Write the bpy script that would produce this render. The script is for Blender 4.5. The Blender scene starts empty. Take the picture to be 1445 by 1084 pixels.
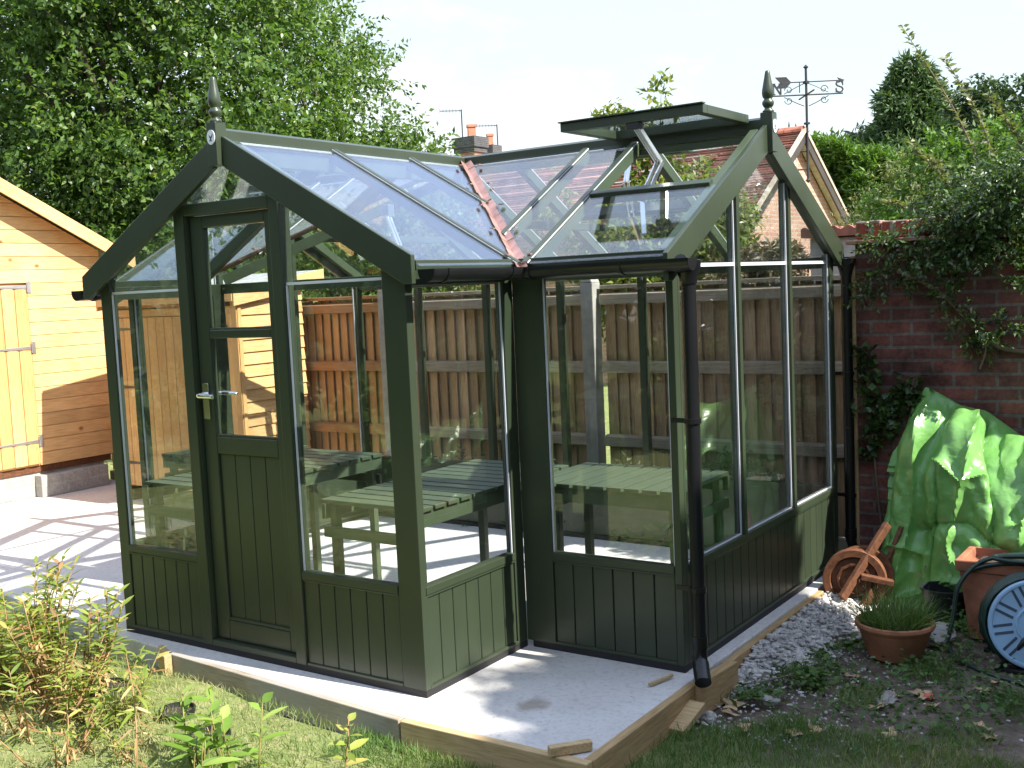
import bpy, math, random
import numpy as np
from mathutils import Vector, Matrix
random.seed(7)
RNG = np.random.default_rng(11)
sc = bpy.context.scene
COL = sc.collection
GROUND = -0.12

# ------------------------------------------------------------------ helpers
def tag(o, label=None, cat=None, group=None, kind=None):
    if label: o['label'] = label
    if cat: o['category'] = cat
    if group: o['group'] = group
    if kind: o['kind'] = kind
    return o

def empty(name, loc, label=None, cat=None, group=None, rz=0.0):
    o = bpy.data.objects.new(name, None)
    o.empty_display_size = 0.1
    COL.objects.link(o)
    o.location = loc
    o.rotation_euler = (0, 0, rz)
    tag(o, label, cat, group)
    return o

def attach(o, parent, local=False):
    if parent is not None:
        o.parent = parent
        if not local and parent.type == 'EMPTY':
            o.location = -Vector(parent.location)

class MB:
    """collects shapes, then links them as one mesh object"""
    def __init__(s):
        s.v = []; s.f = []
    def add(s, vs, fs):
        n = len(s.v)
        s.v.extend([tuple(p) for p in vs])
        s.f.extend([tuple(i + n for i in f) for f in fs])
    def box(s, a, b):
        x0, y0, z0 = (min(a[i], b[i]) for i in range(3)); x1, y1, z1 = (max(a[i], b[i]) for i in range(3))
        s.add([(x0,y0,z0),(x1,y0,z0),(x1,y1,z0),(x0,y1,z0),(x0,y0,z1),(x1,y0,z1),(x1,y1,z1),(x0,y1,z1)],
              [(0,3,2,1),(4,5,6,7),(0,1,5,4),(1,2,6,5),(2,3,7,6),(3,0,4,7)])
    def beam(s, p, q, w, h, up=(0,0,1), off=(0,0)):
        p = Vector(p); q = Vector(q); d = (q - p).normalized()
        sd = d.cross(Vector(up))
        if sd.length < 1e-4: sd = d.cross(Vector((0,1,0)))
        sd.normalize(); u = sd.cross(d).normalized()
        vs = []
        for e in (p, q):
            for a, b in ((-1,-1),(1,-1),(1,1),(-1,1)):
                vs.append(e + sd * (a * w / 2 + off[0]) + u * (b * h / 2 + off[1]))
        s.add(vs, [(3,2,1,0),(4,5,6,7),(0,1,5,4),(1,2,6,5),(2,3,7,6),(3,0,4,7)])
    def prism(s, poly, o, u, v, n, n0, n1):
        o, u, v, n = (Vector(t) for t in (o, u, v, n))
        if len(poly) < 3: return
        area = sum(poly[i][0]*poly[(i+1) % len(poly)][1] - poly[(i+1) % len(poly)][0]*poly[i][1] for i in range(len(poly)))
        flip = (area < 0) != (u.cross(v).dot(n) < 0)
        k = len(poly)
        vs = [o + u*a + v*b + n*n0 for a, b in poly] + [o + u*a + v*b + n*n1 for a, b in poly]
        fs = [tuple(reversed(range(k))), tuple(range(k, 2*k))] + [(i, (i+1) % k, k + (i+1) % k, k + i) for i in range(k)]
        if flip: fs = [tuple(reversed(f)) for f in fs]
        s.add(vs, fs)
    def tube(s, pts, r, seg=8, cap=True):
        pts = [Vector(p) for p in pts]; k = len(pts)
        rs = r if isinstance(r, (list, tuple)) else [r] * k
        prev = None; rings = []
        for i in range(k):
            d = (pts[min(i+1, k-1)] - pts[max(i-1, 0)])
            if d.length < 1e-9: d = Vector((0,0,1))
            d.normalize()
            if prev is None:
                a = d.cross(Vector((0,0,1)))
                if a.length < 1e-3: a = d.cross(Vector((0,1,0)))
            else:
                a = prev - d * prev.dot(d)
                if a.length < 1e-4: a = d.cross(Vector((0,1,0)))
            a.normalize(); prev = a; b = d.cross(a)
            rings.append([pts[i] + (a * math.cos(t) + b * math.sin(t)) * rs[i] for t in [2*math.pi*j/seg for j in range(seg)]])
        vs = [p for ring in rings for p in ring]
        fs = [(i*seg + j, i*seg + (j+1) % seg, (i+1)*seg + (j+1) % seg, (i+1)*seg + j) for i in range(k-1) for j in range(seg)]
        if cap: fs += [tuple(reversed(range(seg))), tuple(range((k-1)*seg, k*seg))]
        s.add(vs, fs)
    def lathe(s, prof, o, seg=24, axis=(0,0,1)):
        o = Vector(o); ax = Vector(axis).normalized()
        a = ax.cross(Vector((0,1,0)))
        if a.length < 1e-3: a = ax.cross(Vector((1,0,0)))
        a.normalize(); b = ax.cross(a)
        k = len(prof)
        vs = [o + ax*z + (a*math.cos(2*math.pi*j/seg) + b*math.sin(2*math.pi*j/seg))*r for r, z in prof for j in range(seg)]
        fs = [(i*seg + j, i*seg + (j+1) % seg, (i+1)*seg + (j+1) % seg, (i+1)*seg + j) for i in range(k-1) for j in range(seg)]
        s.add(vs, fs)
    def build(s, name, mat, parent=None, smooth=False, bevel=0.0, local=False, auto=None):
        me = bpy.data.meshes.new(name)
        me.from_pydata(s.v, [], s.f); me.update()
        if smooth:
            me.polygons.foreach_set('use_smooth', [True]*len(me.polygons))
            if auto: me.set_sharp_from_angle(angle=math.radians(auto))
        o = bpy.data.objects.new(name, me); COL.objects.link(o)
        me.materials.append(mat)
        attach(o, parent, local)
        if bevel:
            m = o.modifiers.new('bevel', 'BEVEL'); m.width = bevel; m.segments = 2; m.limit_method = 'ANGLE'; m.angle_limit = math.radians(40)
        return o

def clip(poly, a, b, c):
    """keep the part of a 2-D polygon with a*x + b*y <= c"""
    out = []
    for i in range(len(poly)):
        p = poly[i]; q = poly[(i+1) % len(poly)]
        dp = a*p[0] + b*p[1] - c; dq = a*q[0] + b*q[1] - c
        if dp <= 0: out.append(p)
        if (dp < 0 < dq) or (dq < 0 < dp):
            t = dp/(dp - dq); out.append((p[0] + (q[0]-p[0])*t, p[1] + (q[1]-p[1])*t))
    return out

def np_mesh(name, V, F, mat, parent=None, rnd=None, smooth=False, local=False):
    """fast mesh from arrays: V (n,3), F (m,k)"""
    me = bpy.data.meshes.new(name)
    V = np.asarray(V, dtype=np.float32); F = np.asarray(F, dtype=np.int32)
    m, k = F.shape
    me.vertices.add(len(V)); me.vertices.foreach_set('co', V.ravel())
    me.loops.add(m*k); me.loops.foreach_set('vertex_index', F.ravel())
    me.polygons.add(m)
    me.polygons.foreach_set('loop_start', np.arange(m, dtype=np.int32)*k)
    if rnd is not None:
        at = me.attributes.new('rnd', 'FLOAT', 'FACE'); at.data.foreach_set('value', np.asarray(rnd, dtype=np.float32))
    me.update(calc_edges=True); me.validate()
    if smooth: me.polygons.foreach_set('use_smooth', [True]*m)
    o = bpy.data.objects.new(name, me); COL.objects.link(o)
    me.materials.append(mat); attach(o, parent, local)
    return o

def edge_y(x): return np.interp(x, [-8.5,-1.7,-0.55,0.1,0.52,1.3,2.1,2.96,2.99,3.4,5], [0.6,0.14,0.0,-0.10,-0.15,-0.19,-0.27,-0.26,0.42,0.78,1.0])
def rise(x, y):
    """the lawn in front of the concrete lies a little higher than the bare earth"""
    x = np.asarray(x, float); y = np.asarray(y, float)
    return 0.042*np.clip((edge_y(x)+0.03-y)/0.06, 0, 1)*np.clip((2.75-x)/0.8, 0.25, 1)*np.clip((3.3-x)/0.5, 0, 1)

# ------------------------------------------------------------------ materials
def new_mat(name):
    m = bpy.data.materials.new(name); m.use_nodes = True
    nt = m.node_tree; nt.nodes.clear()
    out = nt.nodes.new('ShaderNodeOutputMaterial')
    return m, nt, out
def N(nt, typ, **kw):
    n = nt.nodes.new(typ)
    for k, v in kw.items():
        if k.startswith('i_'):
            n.inputs[k[2:].replace('_', ' ')].default_value = v
        else: setattr(n, k, v)
    return n
def rgb(c): return (c[0], c[1], c[2], 1.0)
def ramp(nt, fac, stops):
    r = nt.nodes.new('ShaderNodeValToRGB'); e = r.color_ramp.elements
    while len(e) < len(stops): e.new(0.5)
    for el, (p, c) in zip(e, stops): el.position = p; el.color = rgb(c)
    nt.links.new(fac, r.inputs['Fac']); return r.outputs['Color']
def mixc(nt, fac, a, b, mode='MIX'):
    n = nt.nodes.new('ShaderNodeMix'); n.data_type = 'RGBA'; n.blend_type = mode
    for sock, val in ((n.inputs[0], fac), (n.inputs[6], a), (n.inputs[7], b)):
        if isinstance(val, (float, int)): sock.default_value = val
        elif isinstance(val, tuple): sock.default_value = rgb(val)
        else: nt.links.new(val, sock)
    return n.outputs[2]
def coords(nt, scale=(1,1,1), kind='Object', rot=(0,0,0)):
    tc = nt.nodes.new('ShaderNodeTexCoord'); mp = nt.nodes.new('ShaderNodeMapping')
    mp.inputs['Scale'].default_value = scale; mp.inputs['Rotation'].default_value = rot
    nt.links.new(tc.outputs[kind], mp.inputs['Vector']); return mp.outputs['Vector']
def noise(nt, vec, scale, detail=4, rough=0.55, out='Fac'):
    n = N(nt, 'ShaderNodeTexNoise', i_Scale=scale, i_Detail=detail, i_Roughness=rough)
    nt.links.new(vec, n.inputs['Vector']); return n.outputs[out]
def bump(nt, h, strength=0.3, dist=0.01):
    b = N(nt, 'ShaderNodeBump', i_Strength=strength, i_Distance=dist); nt.links.new(h, b.inputs['Height']); return b.outputs['Normal']

def simple(name, col, rough=0.5, var=0.25, vscale=6.0, bmp=0.1, bscale=60.0, metal=0.0, spec=0.5, stretch=(1,1,1), island=0.0, coat=0.0):
    m, nt, out = new_mat(name)
    p = N(nt, 'ShaderNodeBsdfPrincipled', i_Roughness=rough, i_Metallic=metal)
    p.inputs['Specular IOR Level'].default_value = spec
    p.inputs['Coat Weight'].default_value = coat
    v = coords(nt, stretch)
    f = noise(nt, v, vscale, 5)
    lo = tuple(c*(1-var) for c in col); hi = tuple(min(1, c*(1+var)) for c in col)
    c = ramp(nt, f, [(0.3, lo), (0.7, hi)])
    if island:
        g = nt.nodes.new('ShaderNodeNewGeometry')
        mr = N(nt, 'ShaderNodeMapRange'); mr.inputs['To Min'].default_value = 1-island; mr.inputs['To Max'].default_value = 1+island
        nt.links.new(g.outputs['Random Per Island'], mr.inputs['Value'])
        cm = nt.nodes.new('ShaderNodeCombineColor')
        for i in range(3): nt.links.new(mr.outputs['Result'], cm.inputs[i])
        c = mixc(nt, 1.0, c, cm.outputs['Color'], 'MULTIPLY')
    nt.links.new(c, p.inputs['Base Color'])
    if bmp:
        nt.links.new(bump(nt, noise(nt, v, bscale, 4), bmp, 0.004), p.inputs['Normal'])
    nt.links.new(p.outputs[0], out.inputs[0])
    return m

def wood(name, dark, light, grain=(1,1,1), rough=0.55, island=0.18, knots=True, grey=None):
    """sawn or planed timber; grain = coordinate scale, small along the board"""
    m, nt, out = new_mat(name)
    p = N(nt, 'ShaderNodeBsdfPrincipled', i_Roughness=rough)
    p.inputs['Specular IOR Level'].default_value = 0.35
    g = nt.nodes.new('ShaderNodeNewGeometry')
    tc = nt.nodes.new('ShaderNodeTexCoord')
    vm = N(nt, 'ShaderNodeVectorMath', operation='MULTIPLY_ADD'); cb = nt.nodes.new('ShaderNodeCombineXYZ')
    for i in range(3): nt.links.new(g.outputs['Random Per Island'], cb.inputs[i])
    vm.inputs[1].default_value = (37, 53, 71)
    nt.links.new(cb.outputs[0], vm.inputs[0]); nt.links.new(tc.outputs['Object'], vm.inputs[2])
    mp = nt.nodes.new('ShaderNodeMapping'); mp.inputs['Scale'].default_value = grain
    nt.links.new(vm.outputs[0], mp.inputs['Vector'])
    f = noise(nt, mp.outputs[0], 14, 6, 0.6)
    c = ramp(nt, f, [(0.30, dark), (0.62, light)])
    big = noise(nt, vm.outputs[0], 1.7, 3)
    c = mixc(nt, 1.0, c, ramp(nt, big, [(0.3, (0.82,0.80,0.76)), (0.7, (1.08,1.06,1.04))]), 'MULTIPLY')
    if island:
        mr = N(nt, 'ShaderNodeMapRange'); mr.inputs['To Min'].default_value = 1-island; mr.inputs['To Max'].default_value = 1+island*0.6
        nt.links.new(g.outputs['Random Per Island'], mr.inputs['Value'])
        cm = nt.nodes.new('ShaderNodeCombineColor')
        for i in range(3): nt.links.new(mr.outputs['Result'], cm.inputs[i])
        c = mixc(nt, 1.0, c, cm.outputs['Color'], 'MULTIPLY')
    if knots:
        mp2 = nt.nodes.new('ShaderNodeMapping'); mp2.inputs['Scale'].default_value = tuple(0.4 + 0.6*min(1, s) if s < 0.9 else 1.0 for s in grain)
        nt.links.new(vm.outputs[0], mp2.inputs['Vector'])
        vo = N(nt, 'ShaderNodeTexVoronoi', i_Scale=3.4); nt.links.new(mp2.outputs[0], vo.inputs['Vector'])
        k = ramp(nt, vo.outputs['Distance'], [(0.03, (0.38,0.26,0.17)), (0.085, (1,1,1))])
        c = mixc(nt, 1.0, c, k, 'MULTIPLY')
    if grey:
        c = mixc(nt, ramp(nt, noise(nt, tc.outputs['Object'], 2.2, 5), [(0.35, (0,0,0)), (0.65, (0.8,0.8,0.8))]), c, grey)
    nt.links.new(c, p.inputs['Base Color'])
    nt.links.new(bump(nt, f, 0.25, 0.004), p.inputs['Normal'])
    nt.links.new(p.outputs[0], out.inputs[0])
    return m

def leafmat(name, stops, rough=0.45, trans=0.35, spec=0.4):
    """foliage: colour picked per leaf from the stops, some light passing through"""
    m, nt, out = new_mat(name)
    at = N(nt, 'ShaderNodeAttribute', attribute_name='rnd')
    c = ramp(nt, at.outputs['Fac'], stops)
    p = N(nt, 'ShaderNodeBsdfPrincipled', i_Roughness=rough); p.inputs['Specular IOR Level'].default_value = spec
    t = nt.nodes.new('ShaderNodeBsdfTranslucent')
    nt.links.new(c, p.inputs['Base Color'])
    tcol = mixc(nt, 1.0, c, (1.35, 1.45, 0.5), 'MULTIPLY')
    nt.links.new(tcol, t.inputs['Color'])
    mx = N(nt, 'ShaderNodeMixShader'); mx.inputs[0].default_value = trans
    nt.links.new(p.outputs[0], mx.inputs[1]); nt.links.new(t.outputs[0], mx.inputs[2])
    nt.links.new(mx.outputs[0], out.inputs[0])
    return m

def glassmat(name, tint=(0.95,0.975,0.96), dirt=0.04):
    m, nt, out = new_mat(name)
    g = nt.nodes.new('ShaderNodeNewGeometry')
    ior = N(nt, 'ShaderNodeMapRange'); ior.inputs['To Min'].default_value = 1.5; ior.inputs['To Max'].default_value = 1/1.5
    nt.links.new(g.outputs['Backfacing'], ior.inputs['Value'])
    fr = nt.nodes.new('ShaderNodeFresnel'); nt.links.new(ior.outputs['Result'], fr.inputs['IOR'])
    tr = N(nt, 'ShaderNodeBsdfTransparent'); tr.inputs['Color'].default_value = rgb(tint)
    gl = N(nt, 'ShaderNodeBsdfGlossy', i_Roughness=0.0); gl.inputs['Color'].default_value = (1,1,1,1)
    v = coords(nt)
    nt.links.new(bump(nt, noise(nt, v, 2.3, 2), 0.06, 0.01), gl.inputs['Normal'])
    mx = nt.nodes.new('ShaderNodeMixShader')
    nt.links.new(fr.outputs[0], mx.inputs[0]); nt.links.new(tr.outputs[0], mx.inputs[1]); nt.links.new(gl.outputs[0], mx.inputs[2])
    df = N(nt, 'ShaderNodeBsdfDiffuse'); df.inputs['Color'].default_value = (0.5,0.5,0.47,1)
    d2 = nt.nodes.new('ShaderNodeMixShader')
    dn = ramp(nt, noise(nt, coords(nt, (1,1,0.5)), 7, 6, 0.7), [(0.45, (0,0,0)), (0.9, (dirt*3,)*3)])
    nt.links.new(dn, d2.inputs[0]); nt.links.new(mx.outputs[0], d2.inputs[1]); nt.links.new(df.outputs[0], d2.inputs[2])
    nt.links.new(d2.outputs[0], out.inputs[0])
    return m

def brickmat(name, c1, c2, mortar, axes='xz', bw=0.225, bh=0.075, ms=0.010, rough=0.85, dirty=0.35):
    m, nt, out = new_mat(name)
    tc = nt.nodes.new('ShaderNodeTexCoord'); sp = nt.nodes.new('ShaderNodeSeparateXYZ'); cb = nt.nodes.new('ShaderNodeCombineXYZ')
    nt.links.new(tc.outputs['Object'], sp.inputs[0])
    for i, a in enumerate(axes): nt.links.new(sp.outputs['xyz'.index(a)], cb.inputs[i])
    wob = N(nt, 'ShaderNodeVectorMath', operation='MULTIPLY_ADD'); wob.inputs[1].default_value = (0.012,)*3
    nt.links.new(noise(nt, tc.outputs['Object'], 9, 3, out='Color'), wob.inputs[0]); nt.links.new(cb.outputs[0], wob.inputs[2])
    br = N(nt, 'ShaderNodeTexBrick', offset=0.5)
    br.inputs['Scale'].default_value = 1.0; br.inputs['Mortar Size'].default_value = ms; br.inputs['Mortar Smooth'].default_value = 0.3
    br.inputs['Brick Width'].default_value = bw; br.inputs['Row Height'].default_value = bh; br.inputs['Bias'].default_value = 0.0
    br.inputs['Color1'].default_value = rgb(c1); br.inputs['Color2'].default_value = rgb(c2); br.inputs['Mortar'].default_value = rgb(mortar)
    nt.links.new(wob.outputs[0], br.inputs['Vector'])
    f = noise(nt, tc.outputs['Object'], 5.0, 6, 0.65)
    c = mixc(nt, 1.0, br.outputs['Color'], ramp(nt, f, [(0.3, (1-dirty,)*3), (0.7, (1+dirty*0.6,)*3)]), 'MULTIPLY')
    f2 = noise(nt, tc.outputs['Object'], 45.0, 4, 0.6)
    c = mixc(nt, 1.0, c, ramp(nt, f2, [(0.3, (0.78,)*3), (0.7, (1.15,)*3)]), 'MULTIPLY')
    p = N(nt, 'ShaderNodeBsdfPrincipled', i_Roughness=rough); p.inputs['Specular IOR Level'].default_value = 0.25
    nt.links.new(c, p.inputs['Base Color'])
    ad = N(nt, 'ShaderNodeMath', operation='MULTIPLY_ADD'); ad.inputs[1].default_value = -1.0
    nt.links.new(br.outputs['Fac'], ad.inputs[0]); nt.links.new(f2, ad.inputs[2])
    nt.links.new(bump(nt, ad.outputs[0], 0.5, 0.008), p.inputs['Normal'])
    nt.links.new(p.outputs[0], out.inputs[0])
    return m

# ------------------------------------------------------------------ foliage generators
def unit(a):
    return a/np.maximum(np.linalg.norm(a, axis=1, keepdims=True), 1e-9)

def leaf_arrays(P, D, L, Wd, fold=0.18, upb=0.6):
    """diamond leaves with a folded midrib: base P, direction D"""
    n = len(P); D = unit(D)
    R = RNG.normal(size=(n, 3)); R[:, 2] += upb*2
    S = unit(np.cross(D, R)); Nn = np.cross(S, D)
    L = np.broadcast_to(L, n)[:, None]*RNG.uniform(0.7, 1.25, (n, 1)); Wd = np.broadcast_to(Wd, n)[:, None]*RNG.uniform(0.75, 1.2, (n, 1))
    mid = P + D*L*0.45
    a = mid + S*Wd*0.5 + Nn*Wd*fold; b = mid - S*Wd*0.5 + Nn*Wd*fold; t = P + D*L - Nn*L*0.10
    V = np.stack([P, a, t, b], 1).reshape(-1, 3)
    F = np.arange(4*n).reshape(n, 4)
    return V, F

def sprays(C, D, n_leaf, length, droop=0.15, spread=0.75):
    """twigs at C along D, n_leaf leaves each; returns leaf bases and directions"""
    m = len(C); D = unit(D)
    k = np.tile(np.arange(n_leaf), m); i = np.repeat(np.arange(m), n_leaf)
    t = (k + RNG.uniform(0, 1, m*n_leaf))/n_leaf
    P = C[i] + D[i]*(t*length)[:, None]; P[:, 2] -= droop*length*t**2
    side = unit(np.cross(D[i], RNG.normal(size=(m*n_leaf, 3))))
    LD = D[i]*(1-spread*0.6) + side*spread; LD[:, 2] -= 0.15
    P = P + RNG.normal(size=P.shape)*length*0.04
    return P, LD

def crown(center, radii, nclump, cr, per, n_leaf, length, shell=0.45, flat=0.75, zmin=None):
    """clumped crown: returns twig positions/directions and clump centres"""
    center = np.array(center, float); radii = np.array(radii, float)
    d = unit(RNG.normal(size=(nclump, 3)))
    r = RNG.uniform(shell**3, 1, nclump)**(1/3)
    K = center + d*r[:, None]*radii
    if zmin is not None: K[:, 2] = np.maximum(K[:, 2], zmin)
    crs = cr*RNG.uniform(0.6, 1.3, nclump)
    q = unit(RNG.normal(size=(nclump*per, 3)))
    i = np.repeat(np.arange(nclump), per)
    rr = RNG.uniform(0.35, 1.0, nclump*per)
    C = K[i] + q*(rr*crs[i])[:, None]*np.array([1, 1, flat])
    D = q*0.9 + unit(C - center)*0.6 + RNG.normal(size=q.shape)*0.45
    D[:, 2] += 0.12
    P, LD = sprays(C, D, n_leaf, length)
    return P, LD, K

def limbs(mb, base, K, n, r0, wob=0.15, fork=None):
    base = Vector(base)
    idx = RNG.choice(len(K), min(n, len(K)), replace=False)
    for j in idx:
        e = Vector(K[j]); s0 = Vector(fork) if fork is not None else base
        pts = []
        for t in (0, 0.25, 0.5, 0.75, 1.0):
            p = s0.lerp(e, t); p += Vector(RNG.normal(size=3))*wob*(t*(1-t)*4)*(e - s0).length*0.25
            p.z += math.sin(t*math.pi)*0.08*(e - s0).length
            pts.append(p)
        mb.tube(pts, [r0*0.5, r0*0.36, r0*0.24, r0*0.14, r0*0.05], 6)

def strip_leaves(P, D, U, L, Wd, nseg=4, droop=0.5, shape=None):
    """long leaves as bent tapered strips of quads; returns V, F and the leaf index of each face"""
    n = len(P); D = unit(D); S = unit(np.cross(D, U)); Nn = np.cross(S, D)
    L = np.broadcast_to(L, n).astype(float); Wd = np.broadcast_to(Wd, n).astype(float)
    rows = []
    for k in range(nseg+1):
        t = k/nseg
        w = (shape[k] if shape else math.sin(math.pi*min(0.98, 0.08 + 0.92*t)))
        c = P + D*(L*t)[:, None] - Nn*(L*droop*t*t)[:, None]
        rows.append(np.stack([c - S*(Wd*w/2)[:, None], c + Nn*(Wd*w*-0.12)[:, None], c + S*(Wd*w/2)[:, None]], 1))
    V = np.stack(rows, 1).reshape(-1, 3)                # leaf, row, 3
    per = (nseg+1)*3; F = []
    for k in range(nseg):
        for c in (0, 1):
            a = k*3 + c
            F.append([a, a+1, a+4, a+3])
    F = np.array(F)
    FF = (np.arange(n)[:, None, None]*per + F[None]).reshape(-1, 4)
    return V, FF, np.repeat(np.arange(n), len(F))
M = {}
M['green'] = simple('green_paint', (0.034,0.046,0.026), rough=0.34, var=0.10, vscale=5, bmp=0.12, bscale=45, stretch=(1,1,0.4), spec=0.5, island=0.05)
M['green_in'] = simple('green_paint_inside', (0.056,0.078,0.042), rough=0.42, var=0.10, vscale=5, bmp=0.12, bscale=45, spec=0.45, island=0.07)
M['black_plastic'] = simple('black_plastic', (0.008,0.008,0.009), rough=0.28, var=0.15, bmp=0.05, bscale=30)
M['dpc'] = simple('damp_proof_strip', (0.012,0.012,0.013), rough=0.6)
M['alu'] = simple('mill_aluminium', (0.72,0.73,0.74), rough=0.28, var=0.06, bmp=0.03, metal=1.0)
M['strip'] = simple('pale_glazing_strip', (0.62,0.63,0.66), rough=0.35, var=0.08, bmp=0.0)
M['copper'] = simple('copper_sheet', (0.47,0.27,0.225), rough=0.38, var=0.35, vscale=14, bmp=0.35, bscale=22, metal=0.55)
M['glass'] = glassmat('clear_glass', (0.978,0.988,0.982), 0.006)
M['roof_glass'] = glassmat('roof_glass', (0.93,0.96,0.97), 0.008)
M['badge_white'] = simple('white_enamel', (0.75,0.76,0.80), rough=0.35, var=0.03, bmp=0)
M['badge_dark'] = simple('dark_enamel', (0.02,0.025,0.04), rough=0.4, var=0.03, bmp=0)
M['chrome'] = simple('polished_metal', (0.78,0.77,0.74), rough=0.2, var=0.04, bmp=0.0, metal=1.0)
M['black'] = simple('black_iron', (0.012,0.012,0.013), rough=0.5)
M['iron'] = simple('painted_iron', (0.025,0.026,0.03), rough=0.5)
M['pine'] = wood('honey_pine_horizontal', (0.61,0.35,0.14), (0.78,0.50,0.235), (7,0.55,7))
M['pine_v'] = wood('honey_pine_upright', (0.57,0.30,0.105), (0.73,0.44,0.185), (7,7,0.5))
M['pine_x'] = wood('honey_pine_across', (0.61,0.35,0.14), (0.78,0.50,0.235), (0.55,7,7))
M['fence_old'] = wood('weathered_fence', (0.34,0.21,0.11), (0.55,0.385,0.23), (9,9,0.6), rough=0.85, island=0.38, knots=False)
M['fence_new'] = wood('newer_fence', (0.36,0.18,0.075), (0.52,0.30,0.14), (9,9,0.6), rough=0.8, island=0.22, knots=False)
M['rail_old'] = wood('weathered_rail', (0.31,0.25,0.18), (0.47,0.40,0.31), (0.5,9,9), rough=0.85, island=0.15, knots=False)
M['rail_new'] = wood('newer_rail', (0.30,0.14,0.055), (0.42,0.22,0.095), (0.5,9,9), rough=0.8, island=0.15, knots=False)
M['timber'] = wood('raw_timber', (0.40,0.27,0.125), (0.58,0.43,0.235), (0.6,8,8), rough=0.75, island=0.12)
M['timber_y'] = wood('raw_timber_y', (0.34,0.22,0.095), (0.50,0.35,0.18), (8,0.6,8), rough=0.75, island=0.12)
M['timber_grey'] = wood('cement_stained_timber', (0.20,0.16,0.11), (0.36,0.31,0.23), (0.6,8,8), rough=0.85, island=0.05, knots=False, grey=(0.33,0.31,0.28))
M['barrow_wood'] = wood('rusty_stained_wood', (0.075,0.030,0.015), (0.17,0.070,0.032), (3,3,3), rough=0.6, island=0.2, knots=False)
M['concrete_post'] = simple('concrete_post', (0.33,0.315,0.285), rough=0.9, var=0.25, vscale=8, bmp=0.4, bscale=90)
M['block'] = brickmat('concrete_block', (0.42,0.40,0.36), (0.36,0.335,0.30), (0.46,0.44,0.40), 'yz', 0.45, 0.115, 0.012, 0.9, 0.25)
M['felt'] = simple('mineral_felt', (0.30,0.31,0.30), rough=0.95, var=0.25, vscale=10, bmp=0.6, bscale=220)
M['hinge'] = simple('galvanised_hinge', (0.50,0.50,0.50), rough=0.4, var=0.12, metal=0.85)
M['hinge_dark'] = simple('dark_hinge', (0.05,0.045,0.04), rough=0.5)
M['brick_wall'] = brickmat('old_red_brick', (0.225,0.080,0.060), (0.115,0.053,0.044), (0.155,0.125,0.108), 'xz', dirty=0.75)
M['coping'] = brickmat('coping_brick', (0.33,0.085,0.05), (0.24,0.06,0.04), (0.30,0.24,0.19), 'xz', 0.115, 0.4, 0.014, dirty=0.3)
M['tile_crease'] = simple('creasing_tile', (0.33,0.17,0.115), rough=0.85, var=0.4, vscale=9, bmp=0.4)
M['house_brick'] = brickmat('pale_house_brick', (0.47,0.235,0.155), (0.55,0.325,0.235), (0.52,0.40,0.32), 'yz', 0.225, 0.075, 0.012, dirty=0.2)
M['house_brick_x'] = brickmat('pale_house_brick_front', (0.47,0.235,0.155), (0.55,0.325,0.235), (0.52,0.40,0.32), 'xz', 0.225, 0.075, 0.012, dirty=0.2)
M['roof_tile'] = simple('clay_roof_tile', (0.41,0.20,0.15), rough=0.85, var=0.4, vscale=3.5, bmp=0.3, bscale=20, island=0.3)
M['ridge_tile'] = simple('ridge_tile', (0.36,0.13,0.08), rough=0.8, var=0.4, vscale=7, bmp=0.3)
M['verge'] = simple('pale_verge', (0.42,0.34,0.26), rough=0.9, var=0.3, vscale=9, bmp=0.3)
M['dark_board'] = simple('dark_barge', (0.045,0.037,0.033), rough=0.6, var=0.2)
M['soffit'] = simple('pale_soffit', (0.55,0.50,0.43), rough=0.7)
M['chimney_brick'] = brickmat('chimney_brick', (0.40,0.145,0.09), (0.32,0.12,0.08), (0.36,0.29,0.24), 'xz', 0.225, 0.075, 0.012, dirty=0.3)
M['chimney_dark'] = brickmat('blue_brick', (0.10,0.10,0.10), (0.065,0.065,0.068), (0.14,0.14,0.135), 'xz', 0.225, 0.075, 0.012, dirty=0.3)
M['clay'] = simple('clay_pot', (0.45,0.19,0.115), rough=0.85, var=0.2)
M['terracotta'] = simple('terracotta', (0.39,0.165,0.085), rough=0.8, var=0.28, vscale=7, bmp=0.3, bscale=40)
M['terracotta_dark'] = simple('old_terracotta', (0.30,0.115,0.06), rough=0.75, var=0.4, vscale=9, bmp=0.35, bscale=40)
M['soil'] = simple('potting_soil', (0.045,0.033,0.024), rough=1.0, var=0.5, vscale=30, bmp=1.0, bscale=60)
M['reel_blue'] = simple('pale_blue_plastic', (0.29,0.46,0.64), rough=0.4, var=0.10, bmp=0.1, bscale=20)
M['reel_dark'] = simple('reel_slot_shade', (0.045,0.075,0.11), rough=0.5)
M['hose'] = simple('dark_green_hose', (0.012,0.035,0.026), rough=0.38, var=0.2)
M['stone'] = simple('white_rubble', (0.42,0.40,0.37), rough=0.95, var=0.25, vscale=12, bmp=0.8, bscale=50, island=0.25)
M['grey_stone'] = simple('grey_stone', (0.27,0.25,0.22), rough=0.95, var=0.35, vscale=14, bmp=0.8, bscale=50)
M['dead_leaf'] = simple('dead_leaf', (0.42,0.29,0.16), rough=0.75, var=0.35, vscale=16, bmp=0.4, bscale=60, island=0.3)
M['dry_leaf'] = leafmat('dry_leaf', [(0.0,(0.30,0.17,0.08)),(0.5,(0.48,0.33,0.17)),(1.0,(0.60,0.47,0.28))], 0.7, 0.2, 0.2)
M['bark'] = simple('bark', (0.085,0.062,0.045), rough=0.95, var=0.4, vscale=10, bmp=0.9, bscale=30, stretch=(1,1,0.3))
M['twig'] = simple('twig', (0.16,0.115,0.075), rough=0.9, var=0.3)
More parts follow.
